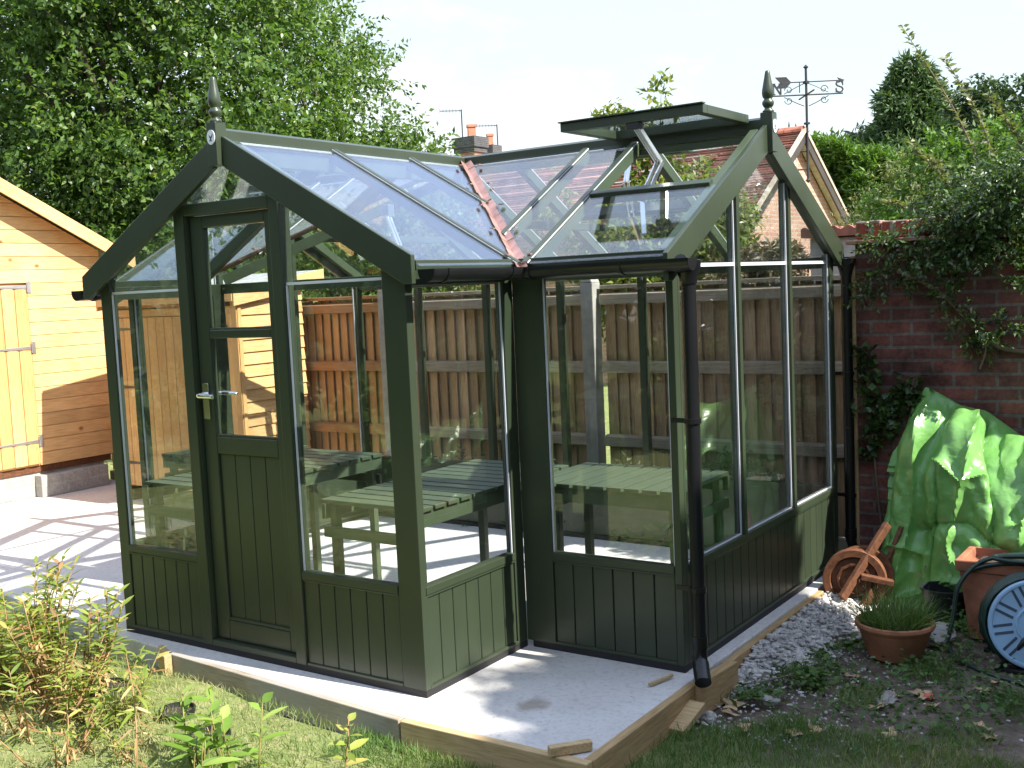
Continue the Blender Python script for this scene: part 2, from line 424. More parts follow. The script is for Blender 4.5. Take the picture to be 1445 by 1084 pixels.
M['leaf_tree'] = leafmat('tree_leaf', [(0.0,(0.040,0.082,0.018)),(0.4,(0.080,0.150,0.032)),(0.75,(0.118,0.198,0.046)),(0.95,(0.165,0.235,0.078)),(1.0,(0.22,0.24,0.09))], 0.36, 0.40)
M['leaf_rusty'] = leafmat('rusty_tree_leaf', [(0.0,(0.045,0.075,0.020)),(0.55,(0.105,0.15,0.042)),(0.88,(0.15,0.17,0.055)),(1.0,(0.21,0.11,0.05))], 0.45, 0.34)
M['leaf_conifer'] = leafmat('conifer_needle', [(0.0,(0.038,0.072,0.026)),(0.6,(0.075,0.135,0.048)),(1.0,(0.13,0.20,0.072))], 0.55, 0.15)
M['leaf_dark'] = leafmat('dark_needle', [(0.0,(0.012,0.027,0.020)),(0.7,(0.028,0.052,0.036)),(1.0,(0.05,0.08,0.05))], 0.6, 0.1)
M['leaf_hedge'] = leafmat('hedge_leaf', [(0.0,(0.050,0.105,0.016)),(0.6,(0.090,0.185,0.028)),(1.0,(0.15,0.245,0.05))], 0.5, 0.3)
M['leaf_ever'] = leafmat('mixed_evergreen_leaf', [(0.0,(0.024,0.052,0.018)),(0.6,(0.055,0.098,0.034)),(1.0,(0.10,0.14,0.055))], 0.5, 0.2)
M['leaf_silver'] = leafmat('grey_green_leaf', [(0.0,(0.10,0.125,0.055)),(0.6,(0.17,0.195,0.085)),(1.0,(0.24,0.25,0.12))], 0.6, 0.25)
M['leaf_yellow'] = leafmat('yellow_green_leaf', [(0.0,(0.075,0.120,0.022)),(0.5,(0.155,0.205,0.045)),(0.85,(0.24,0.26,0.075)),(1.0,(0.34,0.31,0.11))], 0.42, 0.38)
M['leaf_climber'] = leafmat('climber_leaf', [(0.0,(0.024,0.052,0.014)),(0.55,(0.058,0.112,0.028)),(0.9,(0.11,0.17,0.052)),(1.0,(0.22,0.24,0.13))], 0.3, 0.25, 0.6)
M['leaf_shoot'] = leafmat('pale_shoot_leaf', [(0.0,(0.10,0.13,0.06)),(0.6,(0.17,0.20,0.09)),(1.0,(0.27,0.27,0.14))], 0.4, 0.3)
M['leaf_bronze'] = leafmat('bronze_leaf', [(0.0,(0.065,0.055,0.03)),(0.6,(0.14,0.10,0.06)),(1.0,(0.20,0.17,0.09))], 0.45, 0.25)
M['leaf_border'] = leafmat('border_leaf', [(0.0,(0.11,0.165,0.025)),(0.40,(0.21,0.28,0.045)),(0.72,(0.34,0.37,0.08)),(0.88,(0.42,0.34,0.11)),(1.0,(0.34,0.16,0.08))], 0.45, 0.38)
M['leaf_fresh'] = leafmat('fresh_leaf', [(0.0,(0.115,0.20,0.03)),(0.6,(0.20,0.32,0.055)),(1.0,(0.32,0.42,0.10))], 0.42, 0.42)
M['leaf_brown'] = leafmat('withered_leaf', [(0.0,(0.20,0.095,0.04)),(0.5,(0.36,0.235,0.095)),(1.0,(0.52,0.40,0.20))], 0.6, 0.25)
M['stem'] = simple('plant_stem', (0.22,0.19,0.06), rough=0.6, var=0.4, vscale=12)
M['stem_red'] = simple('reddish_stem', (0.30,0.17,0.075), rough=0.6, var=0.35, vscale=12)
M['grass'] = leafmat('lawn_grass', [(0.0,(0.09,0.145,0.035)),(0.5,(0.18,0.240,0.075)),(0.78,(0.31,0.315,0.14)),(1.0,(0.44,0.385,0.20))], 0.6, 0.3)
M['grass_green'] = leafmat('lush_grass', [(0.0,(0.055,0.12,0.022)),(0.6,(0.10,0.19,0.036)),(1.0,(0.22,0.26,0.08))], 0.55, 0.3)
M['weed'] = leafmat('weed_leaf', [(0.0,(0.035,0.082,0.018)),(0.6,(0.07,0.145,0.03)),(1.0,(0.13,0.20,0.055))], 0.5, 0.3)
M['bin'] = simple('dark_plastic_tub', (0.014,0.016,0.02), rough=0.45)
M['red_plastic'] = simple('red_hose_end', (0.45,0.08,0.05), rough=0.4)
M['pot_black'] = simple('black_flowerpot', (0.012,0.012,0.012), rough=0.5)

def tarp_mat():
    m, nt, out = new_mat('green_tarpaulin')
    p = N(nt, 'ShaderNodeBsdfPrincipled', i_Roughness=0.30); p.inputs['Specular IOR Level'].default_value = 0.5
    v = coords(nt)
    c = ramp(nt, noise(nt, v, 3.0, 4), [(0.3, (0.125,0.300,0.070)), (0.7, (0.170,0.365,0.100))])
    nt.links.new(c, p.inputs['Base Color'])
    f1 = noise(nt, v, 9, 3, 0.5); vd = N(nt, 'ShaderNodeVectorMath', operation='MULTIPLY_ADD'); vd.inputs[1].default_value = (0.12,)*3
    nt.links.new(noise(nt, v, 6, 2, out='Color'), vd.inputs[0]); nt.links.new(v, vd.inputs[2])
    vo = N(nt, 'ShaderNodeTexVoronoi', i_Scale=9.0, feature='F1', distance='MANHATTAN'); nt.links.new(vd.outputs[0], vo.inputs['Vector'])
    v2 = N(nt, 'ShaderNodeTexVoronoi', i_Scale=26.0, feature='F1', distance='MANHATTAN'); nt.links.new(vd.outputs[0], v2.inputs['Vector'])
    a = N(nt, 'ShaderNodeMath', operation='MULTIPLY_ADD'); a.inputs[1].default_value = 0.25
    nt.links.new(v2.outputs['Distance'], a.inputs[0]); nt.links.new(f1, a.inputs[2])
    b = N(nt, 'ShaderNodeMath', operation='MULTIPLY_ADD'); b.inputs[1].default_value = 0.8
    nt.links.new(vo.outputs['Distance'], b.inputs[0]); nt.links.new(a.outputs[0], b.inputs[2])
    nt.links.new(bump(nt, b.outputs[0], 0.26, 0.02), p.inputs['Normal'])
    nt.links.new(p.outputs[0], out.inputs[0]); return m
M['tarp'] = tarp_mat()

def slab_mat():
    m, nt, out = new_mat('fresh_concrete')
    p = N(nt, 'ShaderNodeBsdfPrincipled', i_Roughness=0.9); p.inputs['Specular IOR Level'].default_value = 0.2
    v = coords(nt)
    c = ramp(nt, noise(nt, v, 2.2, 6, 0.65), [(0.3, (0.53,0.505,0.47)), (0.7, (0.65,0.63,0.595))])
    c = mixc(nt, 1.0, c, ramp(nt, noise(nt, v, 38, 5, 0.7), [(0.28, (0.72,0.70,0.68)), (0.5, (1,1,1))]), 'MULTIPLY')
    sp = ramp(nt, noise(nt, v, 21, 3, 0.75), [(0.27, (0.35,0.30,0.24)), (0.33, (1,1,1))])
    c = mixc(nt, 1.0, c, sp, 'MULTIPLY')
    # an old puddle stain near the front corner, with a ragged outline
    gm = N(nt, 'ShaderNodeVectorMath', operation='DISTANCE'); vv = N(nt, 'ShaderNodeVectorMath', operation='MULTIPLY_ADD'); vv.inputs[1].default_value = (0.16,0.16,0)
    nt.links.new(noise(nt, v, 9, 4, out='Color'), vv.inputs[0]); nt.links.new(v, vv.inputs[2]); nt.links.new(vv.outputs[0], gm.inputs[0]); gm.inputs[1].default_value = (2.54,0.24,0.0)
    st = ramp(nt, gm.outputs['Value'], [(0.045,(0.66,0.60,0.53)),(0.095,(1,1,1))]); c = mixc(nt, 1.0, c, st, 'MULTIPLY')
    grit = ramp(nt, noise(nt, v, 120, 2, 0.5), [(0.24,(0.30,0.26,0.22)),(0.30,(1,1,1))]); c = mixc(nt, ramp(nt, noise(nt, v, 3.1, 3), [(0.5,(0,0,0)),(0.62,(1,1,1))]), c, mixc(nt, 1.0, c, grit, 'MULTIPLY'))
    nt.links.new(c, p.inputs['Base Color'])
    nt.links.new(bump(nt, noise(nt, v, 70, 5, 0.7), 0.5, 0.006), p.inputs['Normal'])
    nt.links.new(p.outputs[0], out.inputs[0]); return m
M['slab'] = slab_mat()

def ground_mat():
    m, nt, out = new_mat('garden_ground')
    p = N(nt, 'ShaderNodeBsdfPrincipled', i_Roughness=1.0); p.inputs['Specular IOR Level'].default_value = 0.1
    v = coords(nt)
    turf = ramp(nt, noise(nt, v, 9, 6, 0.7), [(0.28, (0.13,0.18,0.055)), (0.5, (0.24,0.275,0.10)), (0.75, (0.41,0.37,0.20))])
    dirt = ramp(nt, noise(nt, v, 14, 7, 0.7), [(0.28, (0.095,0.073,0.055)), (0.55, (0.20,0.16,0.125)), (0.78, (0.34,0.30,0.255))])
    sp = nt.nodes.new('ShaderNodeSeparateXYZ'); tc = nt.nodes.new('ShaderNodeTexCoord'); nt.links.new(tc.outputs['Object'], sp.inputs[0])
    # the trodden bed right of the slab is bare earth: x > 2.9 and y > 0.4 or so
    n1 = noise(nt, v, 2.4, 4)
    a = N(nt, 'ShaderNodeMath', operation='MULTIPLY_ADD'); a.inputs[1].default_value = 0.55; nt.links.new(n1, a.inputs[0])
    nt.links.new(sp.outputs['Y'], a.inputs[2])
    my = N(nt, 'ShaderNodeMapRange'); my.inputs['From Min'].default_value = 0.55; my.inputs['From Max'].default_value = 0.95; nt.links.new(a.outputs[0], my.inputs['Value'])
    mx_ = N(nt, 'ShaderNodeMapRange'); mx_.inputs['From Min'].default_value = 2.75; mx_.inputs['From Max'].default_value = 2.85; nt.links.new(sp.outputs['X'], mx_.inputs['Value'])
    mu = N(nt, 'ShaderNodeMath', operation='MULTIPLY'); nt.links.new(my.outputs[0], mu.inputs[0]); nt.links.new(mx_.outputs[0], mu.inputs[1])
    c = mixc(nt, mu.outputs[0], turf, dirt)
    nt.links.new(c, p.inputs['Base Color'])
    nt.links.new(bump(nt, noise(nt, v, 40, 6, 0.75), 0.9, 0.02), p.inputs['Normal'])
    nt.links.new(p.outputs[0], out.inputs[0]); return m
M['ground'] = ground_mat()
# ================================================================== the greenhouse
W, DP, X0, X1, YB, RX, RY = 2.03, 0.768, -0.83, 2.855, 2.83, 1.015, 1.80
HE, HS, SL, ZR = 1.77, 0.47, 0.57, 2.45
gh = empty('greenhouse', (1.0, 1.2, 0.0), 'dark green timber greenhouse with a glazed front porch, crossing ridges and an open roof vent', 'greenhouse')
def G(mb, name, mat='green', parent=None, bevel=0.0025, smooth=False, auto=None):
    return mb.build(name, M[mat] if isinstance(mat, str) else mat, parent or gh, bevel=bevel, smooth=smooth, auto=auto)

class Face:
    """a wall plane: u along the wall, z up, n outwards"""
    def __init__(s, o, u, n): s.o = Vector(o); s.u = Vector(u); s.n = Vector(n)
    def p(s, u, z, n=0): return s.o + s.u*u + Vector((0,0,z)) + s.n*n
    def box(s, mb, u0, u1, z0, z1, n0, n1): mb.prism([(u0,z0),(u1,z0),(u1,z1),(u0,z1)], s.o, s.u, (0,0,1), s.n, n0, n1)
    def poly(s, mb, pts, n0, n1): mb.prism(pts, s.o, s.u, (0,0,1), s.n, n0, n1)

FR = Face((0,0,0), (1,0,0), (0,-1,0))              # porch front
PR = Face((W,0,0), (0,1,0), (1,0,0))               # porch right side
PL = Face((0,0,0), (0,1,0), (-1,0,0))              # porch left side
MR = Face((W,DP,0), (1,0,0), (0,-1,0))             # main front, right of the porch
ML = Face((X0,DP,0), (1,0,0), (0,-1,0))            # main front, left of the porch
GR = Face((X1,DP,0), (0,1,0), (1,0,0))             # right gable
GL = Face((X0,DP,0), (0,1,0), (-1,0,0))            # left gable
BK = Face((X0,YB,0), (1,0,0), (0,1,0))             # back wall

def boards(face, u0, u1, z0=0.035, z1=HS-0.035, n0=-0.032, n1=-0.006, bw=0.094, name='boarded_panel'):
    mb = MB(); face.box(mb, u0, u1, z0, z1, n0, n0+0.012)
    k = max(1, round((u1-u0)/bw)); w = (u1-u0)/k
    for i in range(k):
        face.box(mb, u0+i*w+0.0022, u0+(i+1)*w-0.0022, z0, z1, n0+0.0125, n1)
    return G(mb, name, bevel=0.004)
def rail(face, u0, u1, z0, z1, n0=-0.045, n1=0.0, name='rail', mat='green'):
    mb = MB(); face.box(mb, u0, u1, z0, z1, n0, n1); return G(mb, name, mat)
def post(face, u0, u1, z0, z1, n0=-0.045, n1=0.0, name='post', mat='green'):
    mb = MB(); face.box(mb, u0, u1, z0, z1, n0, n1); return G(mb, name, mat)
def pane(face, pts, n=-0.022, name='window_pane', parent=None):
    mb = MB(); face.poly(mb, pts, n-0.002, n+0.002); return G(mb, name, 'glass', parent, bevel=0)
def strip(face, a, b, n0=-0.018, n1=-0.010, w=0.0055):
    mb = MB(); mb.beam(face.p(a[0], a[1], (n0+n1)/2), face.p(b[0], b[1], (n0+n1)/2), w, n1-n0, up=face.n); return G(mb, 'glazing_strip', 'strip', bevel=0)
def sill(face, u0, u1):
    mb = MB(); face.box(mb, u0, u1, HS-0.035, HS, -0.045, 0.005); face.box(mb, u0, u1, HS-0.047, HS-0.0355, -0.03, 0.001); return G(mb, 'sill', bevel=0.003)
def ubox(face, u0, u1, z0, z1): return [(u0,z0),(u1,z0),(u1,z1),(u0,z1)]

# plinth strip under every wall
mb = MB()
for f, a, b in ((FR,0,W),(PR,0.0305,DP),(PL,0.0305,DP),(MR,0.031,X1-W),(ML,0,-X0-0.031),(GR,0.031,YB-DP),(GL,0.031,YB-DP),(BK,0.031,X1-X0-0.031)):
    f.box(mb, a, b, 0.0, 0.03, -0.03, -0.001)
G(mb, 'plinth_strip', 'dpc', bevel=0)

# --- porch front
def gz(u, c=RX, drop=0.075): return ZR - drop - SL*abs(u-c)            # underside line of the gable
post(FR, 0.0, 0.075, 0.03, gz(0.04)+0.02); post(FR, 1.905, W, 0.03, gz(1.97)+0.02)
boards(FR, 0.077, 0.618); boards(FR, 1.332, 1.903)
sill(FR, 0.076, 0.618); sill(FR, 1.332, 1.904)
rail(FR, 0.0755, 0.6185, 0.0305, 0.045, -0.045, 0.002, 'base_rail'); rail(FR, 1.3315, 1.9045, 0.0305, 0.045, -0.045, 0.002, 'base_rail')
for a, b in ((0.0755,0.617),(1.333,1.9045)):
    pane(FR, ubox(FR, a, b, HS, HE-0.006))
    strip(FR, (a, HE-0.001), (b, HE-0.001), -0.030, -0.014, 0.012)
for s in (strip,):
    s(FR, (0.0795,HS), (0.0795,HE-0.008)); s(FR, (1.3365,HS), (1.3365,HE-0.008))
pane(FR, [(0.0755,HE+0.006),(0.617,HE+0.006),(0.617,gz(0.617)),(0.0755,gz(0.0755))], name='gable_pane')
pane(FR, [(1.333,HE+0.006),(1.9045,HE+0.006),(1.9045,gz(1.9045)),(1.333,gz(1.333))], name='gable_pane')
# door frame
mb = MB()
FR.box(mb, 0.619, 0.690, 0.031, gz(0.63)+0.02, -0.062, 0.008); FR.box(mb, 1.268, 1.331, 0.031, gz(1.32)+0.02, -0.062, 0.008)
FR.box(mb, 0.6905, 1.2675, 2.112, 2.166, -0.062, 0.0075); FR.box(mb, 0.6905, 1.2675, 0.031, 0.060, -0.062, 0.0075)
G(mb, 'door_frame', bevel=0.004)
pane(FR, [(0.6905,2.168),(1.2675,2.168),(1.2675,gz(1.2675)),(RX,gz(RX)),(0.6905,gz(0.6905))], name='gable_pane')
mb = MB(); FR.box(mb, 1.262, 1.2675, 0.062, 2.11, -0.020, -0.002); FR.box(mb, 0.6905, 0.696, 0.062, 2.11, -0.020, -0.002)
G(mb, 'door_stop', bevel=0)
# door leaf: set back in its frame
mb = MB(); DN0, DN1 = -0.060, -0.024
for u0,u1,z0,z1 in ((0.698,0.786,0.064,2.108),(1.204,1.260,0.064,2.108),(0.7865,1.2035,2.052,2.108),(0.7865,1.2035,1.531,1.572),(0.7865,1.2035,0.978,1.062),(0.7865,1.2035,0.064,0.160)):
    FR.box(mb, u0, u1, z0, z1, DN0, DN1)
door = G(mb, 'door', bevel=0.005)
mb = MB(); FR.box(mb, 0.788, 1.202, 0.158, 0.980, -0.056, -0.047)
for i in range(4): FR.box(mb, 0.788+i*0.1035+0.0018, 0.788+(i+1)*0.1035-0.0018, 0.162, 0.977, -0.0465, -0.037)
G(mb, 'boarded_panel', parent=door, bevel=0.003)
for z0, z1, n0, n1 in ((0.162,0.176,-0.036,-0.028),(1.063,1.073,-0.046,-0.026),(1.573,1.581,-0.046,-0.026)):
    mb = MB(); FR.box(mb, 0.789, 1.201, z0, z1, n0, n1); G(mb, 'moulding', parent=door, bevel=0.002)
pane(FR, ubox(FR, 0.787, 1.203, 1.5725, 2.0515), -0.044, 'door_pane', door); pane(FR, ubox(FR, 0.787, 1.203, 1.0625, 1.5305), -0.044, 'door_pane', door)
mb = MB()
FR.box(mb, 0.718, 0.760, 1.145, 1.318, -0.024, -0.015)
hp = [FR.p(0.740, 1.262, -0.017), FR.p(0.740, 1.262, 0.022), FR.p(0.746, 1.262, 0.030), FR.p(0.760, 1.262, 0.034), FR.p(0.845, 1.259, 0.034)]
mb.tube(hp, [0.013,0.012,0.013,0.014,0.011], 10)
G(mb, 'handle', 'chrome', door, bevel=0.002, smooth=True, auto=35)
mb = MB(); FR.box(mb, 0.737, 0.743, 1.178, 1.200, -0.0175, -0.0155); mb.lathe([(0.0,0.0),(0.006,0.0),(0.006,0.0018),(0.0,0.0018)], FR.p(0.740,1.202,-0.0170), 10, (0,-1,0))
G(mb, 'keyhole', 'black', door, bevel=0)
mb = MB()      # the inside lever, seen through the pane
mb.tube([FR.p(0.740,1.262,-0.060), FR.p(0.740,1.262,-0.105), FR.p(0.760,1.262,-0.112), FR.p(0.850,1.259,-0.112)], [0.010,0.010,0.010,0.008], 8)
G(mb, 'handle', 'chrome', door, bevel=0, smooth=True)
# --- porch sides
for F in (PR, PL):
    post(F, 0.0002, 0.030, 0.0302, 1.80, -0.044, -0.0002 if F is PR else 0.0); post(F, 0.690, DP+(0.0 if F is PR else 0.0), 0.0302, 1.80)
    boards(F, 0.031, 0.689, bw=0.094); sill(F, 0.0305, 0.6895)
    rail(F, 0.0305, 0.6895, 0.0305, 0.045, -0.045, 0.002, 'base_rail')
    rail(F, 0.0305, 0.6895, 1.735, 1.80, -0.046, -0.001, 'eaves_rail')
    pane(F, ubox(F, 0.031, 0.6895, HS, 1.7345)); strip(F, (0.0345,HS), (0.0345,1.734)); strip(F, (0.6855,HS), (0.6855,1.734))
# --- main front walls
for F, a0, a1, pi in ((MR, 0.0, X1-W, 0.165), (ML, 0.0, -X0-0.002, None)):
    if F is MR:
        post(F, a0+0.0003, 0.160, 0.0302, 1.80, -0.044, 0.0015); post(F, 0.790, a1, 0.0302, 1.80)
        u0, u1 = 0.160, 0.790
    else:
        post(F, 0.0, 0.045, 0.0302, 1.80); post(F, 0.660, a1-0.001, 0.0302, 1.80, -0.044, 0.0015)
        u0, u1 = 0.045, 0.660
    boards(F, u0+0.001, u1-0.001, bw=0.102); sill(F, u0+0.0005, u1-0.0005)
    rail(F, u0+0.0005, u1-0.0005, 0.0305, 0.045, -0.045, 0.002, 'base_rail')
    rail(F, u0+0.0005, u1-0.0005, 1.742, 1.80, -0.046, -0.001, 'eaves_rail')
    pane(F, ubox(F, u0+0.0005, u1-0.0005, HS, 1.7415)); strip(F, (u0+0.004,HS), (u0+0.004,1.741)); strip(F, (u1-0.004,HS), (u1-0.004,1.741))
# --- gables of the main range
gc = RY - DP
def gy(u): return ZR - 0.075 - SL*abs(u-gc)
for F in (GR, GL):
    wid = YB - DP
    post(F, 0.0462, 0.0665, 0.0302, gy(0.05), -0.0448, 0.0); post(F, wid-0.066, wid, 0.0302, gy(wid-0.04))
    ms = (0.697, 1.370)
    edges = [0.067] + [e for m in ms for e in (m-0.018, m+0.018)] + [wid-0.0665]
    for m in ms: post(F, m-0.0175, m+0.0175, HS, gy(m)+0.015, -0.048, 0.006, 'mullion')
    boards(F, 0.0675, wid-0.067, bw=0.098); sill(F, 0.0672, wid-0.0668); rail(F, 0.0672, wid-0.0668, 0.0305, 0.045, -0.045, 0.002, 'base_rail')
    for i in range(0, 6, 2):
        a, b = edges[i], edges[i+1]
        pane(F, ubox(F, a, b, HS, HE-0.006)); strip(F, (a,HE), (b,HE), -0.030, -0.012, 0.016)
        top = [(a,HE+0.006),(b,HE+0.006),(b,gy(b))] + ([(gc,gy(gc))] if a < gc < b else []) + [(a,gy(a))]
        pane(F, top, name='gable_pane')
        strip(F, (a+0.0035 if i else a+0.0035,HS), (a+0.0035,gy(a)-0.01)); strip(F, (b-0.0035,HS), (b-0.0035,gy(b)-0.01))
        strip(F, (a,HS+0.004), (b,HS+0.004))
# --- back wall
wid = X1 - X0
bs = [0.0465] + [wid*k/6 for k in range(1, 6)] + [wid-0.0465]
for k in range(1, 6): post(BK, bs[k]-0.022, bs[k]+0.022, HS, 1.735, -0.047, 0.003, 'mullion')
boards(BK, 0.047, wid-0.047); sill(BK, 0.0465, wid-0.0465); rail(BK, 0.0465, wid-0.0465, 1.736, 1.80, -0.046, -0.001, 'eaves_rail')
for k in range(6):
    a = bs[k]+(0.0225 if k else 0.0); b = bs[k+1]-(0.0225 if k < 5 else 0.0)
    pane(BK, ubox(BK, a, b, HS, 1.7355))
# --- roof slopes: u down the slope in plan, v along the ridge
def slope(kind):
    if kind == 'porch_right': return lambda u, v, h=0: Vector((RX+u, v, ZR-SL*u)) + Vector((SL,0,1)).normalized()*h
    if kind == 'porch_left':  return lambda u, v, h=0: Vector((RX-u, v, ZR-SL*u)) + Vector((-SL,0,1)).normalized()*h
    if kind == 'main_front':  return lambda u, v, h=0: Vector((v, RY-u, ZR-SL*u)) + Vector((0,-SL,1)).normalized()*h
    return lambda u, v, h=0: Vector((v, RY+u, ZR-SL*u)) + Vector((0,SL,1)).normalized()*h
def spoly(mb, f, pts, h0, h1):
    area = sum(pts[i][0]*pts[(i+1)%len(pts)][1]-pts[(i+1)%len(pts)][0]*pts[i][1] for i in range(len(pts)))
    lo = [f(u,v,h0) for u,v in pts]; hi = [f(u,v,h1) for u,v in pts]; k = len(pts)
    nrm = (lo[1]-lo[0]).cross(lo[2]-lo[1]); up = hi[0]-lo[0]
    fs = [tuple(reversed(range(k))), tuple(range(k,2*k))] + [(i,(i+1)%k,k+(i+1)%k,k+i) for i in range(k)]
    if nrm.dot(up) < 0: fs = [tuple(reversed(q)) for q in fs]
    mb.add(lo+hi, fs)
EU, RU = 1.125, 0.035
def roof_pane(f, v0, v1, u0=RU, u1=EU, cl=(), name='roof_pane'):
    pts = [(u0,v0),(u1,v0),(u1,v1),(u0,v1)]
    for a, b, c in cl: pts = clip(pts, a, b, c)
    if len(pts) < 3: return
    mb = MB(); spoly(mb, f, pts, 0.0, 0.004); return G(mb, name, 'roof_glass', bevel=0)
def rafter(f, v, u0=RU, u1=1.06, w=0.042, d=0.055, cap=True):
    mb = MB(); spoly(mb, f, [(u0,v-w/2),(u1,v-w/2),(u1,v+w/2),(u0,v+w/2)], -d, -0.001); G(mb, 'rafter', 'green_in', bevel=0.002)
    if cap:
        mb = MB(); ue = min(EU, u1+0.065)
        spoly(mb, f, [(u0,v-0.015),(ue,v-0.015),(ue,v+0.015),(u0,v+0.015)], 0.0045, 0.014); G(mb, 'glazing_bar', 'green', bevel=0.002)
        mb = MB(); spoly(mb, f, [(u0,v-0.0185),(ue,v-0.0185),(ue,v-0.0155),(u0,v-0.0155)], 0.0045, 0.009); spoly(mb, f, [(u0,v+0.0155),(ue,v+0.0155),(ue,v+0.0185),(u0,v+0.0185)], 0.0045, 0.009); G(mb, 'glazing_strip', 'strip', bevel=0)
YF = -0.035
for kind, s in (('porch_right',1),('porch_left',-1)):
    f = slope(kind); cl = [(1,1,RY-0.045)]           # u + v <= RY - 0.045
    for v0, v1 in ((YF,0.668),(0.672,1.268),(1.272,1.76)): roof_pane(f, v0, v1, cl=cl)
    rafter(f, 0.67, u1=1.06); rafter(f, 1.27, u1=RY-1.27-0.06)
for sx in (1,-1):
    f = slope('main_front'); cl = [(1,-1,-RX-0.045)] if sx > 0 else [(1,1,RX-0.045)]   # right of / left of the valley
    if sx > 0:
        for v0, v1 in ((1.06,1.868),(1.872,2.168)): roof_pane(f, v0, v1, cl=cl)
        roof_pane(f, 2.172, X1+0.02, 0.565, EU); 
        rafter(f, 1.87, u1=0.80); rafter(f, 2.17, u1=1.06)
        mb = MB(); spoly(mb, f, [(0.525,2.1915),(0.563,2.1915),(0.563,X1-0.03),(0.525,X1-0.03)], -0.045, 0.016); G(mb, 'vent_rail', bevel=0.003)
    else:
        for v0, v1 in ((0.16,0.97),(-0.138,0.158),(X0-0.02,-0.142)): roof_pane(f, v0, v1, cl=cl)
        rafter(f, 0.16, u1=0.80); rafter(f, -0.14, u1=1.06)
f = slope('main_back')
for v0, v1 in ((X0-0.02,-0.222),(-0.218,0.388),(0.392,0.998),(2.226,X1+0.02)): roof_pane(f, v0, v1)
roof_pane(f, 1.002, 1.382); roof_pane(f, 1.386, 2.222, 0.565, EU)
for v in (-0.22,0.39,1.0,1.384,2.224): rafter(f, v)
mb = MB(); spoly(mb, f, [(0.525,1.407),(0.563,1.407),(0.563,2.201),(0.525,2.201)], -0.045, 0.016); G(mb, 'vent_rail', bevel=0.003)
# gable end rafters, purlins (wall plates), valley rafters
for f, v in ((slope('main_front'),X1-0.024),(slope('main_back'),X1-0.024),(slope('main_front'),X0+0.024),(slope('main_back'),X0+0.024)): rafter(f, v, u0=0.04, cap=False)
for f in (slope('porch_right'),slope('porch_left')): rafter(f, 0.0235, u0=0.04, cap=False)
for sx in (1,-1):
    mb = MB(); mb.beam((RX+sx*0.05, RY-0.05, ZR-0.085), (RX+sx*1.0, RY-1.0, ZR-SL*1.0-0.06), 0.05, 0.06); G(mb, 'valley_rafter', 'green_in')
    # copper valley
    mb = MB(); a = Vector((RX+sx*0.03, RY-0.03, ZR-0.012)); b = Vector((RX+sx*1.155, RY-1.155, ZR-SL*1.155-0.006)); side = Vector((1,-0.0,0))
    n = 14
    for i in range(n):
        p = a.lerp(b, i/n); q = a.lerp(b, (i+1)/n)
        j = 0.004*math.sin(i*2.3); st = 0.0035 if i % 5 == 0 else 0.0
        for d in (Vector((sx,0,0)), Vector((0,-1,0))):
            e = 0.042 + j
            up = Vector((0,0,0.020+st))
            o1 = p + d*e; o2 = q + d*(e + 0.004*math.cos(i*3.1))
            o1.z += 0.015; o2.z += 0.015
            z1 = Vector((0,0,st))
            mb.add([p+z1, q+z1, o2+z1, o1+z1, p+z1-Vector((0,0,0.002)), q+z1-Vector((0,0,0.002)), o2+z1-Vector((0,0,0.002)), o1+z1-Vector((0,0,0.002))],
                   [(0,1,2,3),(7,6,5,4),(0,4,5,1),(1,5,6,2),(2,6,7,3),(3,7,4,0)])
        if i % 3 == 1:
            for d in (Vector((sx,0,0)), Vector((0,-1,0))):
                c = p + d*0.075 + Vector((0,0,0.022)); mb.box(c-Vector((0.011,0.011,0.002)), c+Vector((0.011,0.011,0.003)))
    G(mb, 'valley_flashing', 'copper', bevel=0)
# ridge cappings
def ridge_cap(p, q):
    p = Vector(p); q = Vector(q); d = (q-p).normalized(); sd = d.cross(Vector((0,0,1)))
    mb = MB(); mb.prism([(-0.030,-0.045),(0.030,-0.045),(0.030,0.022),(0.0,0.036),(-0.030,0.022)], p, sd, (0,0,1), d, 0, (q-p).length)
    G(mb, 'ridge_cap', bevel=0.002)
    mb = MB()
    for s in (-1,1): mb.prism([(s*0.0305,-0.030),(s*0.040,-0.036),(s*0.040,-0.031),(s*0.0305,-0.025)], p, sd, (0,0,1), d, 0.03, (q-p).length-(0.03 if (q-p).length < 2.5 else 0.90))
    G(mb, 'glazing_strip', 'strip', bevel=0)
ridge_cap((RX,-0.035,ZR), (RX,RY-0.031,ZR)); ridge_cap((X0-0.02,RY,ZR), (X1+0.02,RY,ZR))
mb = MB(); mb.box((RX-0.018,-0.005,ZR-0.125), (RX+0.018,RY-0.02,ZR-0.048)); mb.box((X0+0.002,RY-0.018,ZR-0.082), (X1-0.002,RY+0.018,ZR-0.049)); G(mb, 'ridge_board', 'green_in')
# bargeboards
def barge(face, c, e0, e1, n0, n1):
    zt, sl = 2.461, 0.553
    for s, e in ((-1,e0),(1,e1)):
        u0, u1 = c, c + s*e
        pts = [(u0+s*0.033, zt-sl*0.033),(u1, zt-sl*e),(u1, zt-sl*e-0.116),(u1-s*0.045, zt-sl*e-0.116-0.0),(u0+s*0.033, zt-sl*0.033-0.138)]
        mb = MB(); face.poly(mb, pts, n0, n1); G(mb, 'bargeboard', bevel=0.003)
barge(FR, RX+0.01, 1.085, 1.095, 0.036, 0.060)
barge(GR, gc, 1.155, 1.10, 0.018, 0.042); barge(GL, gc, 1.155, 1.10, 0.018, 0.042)
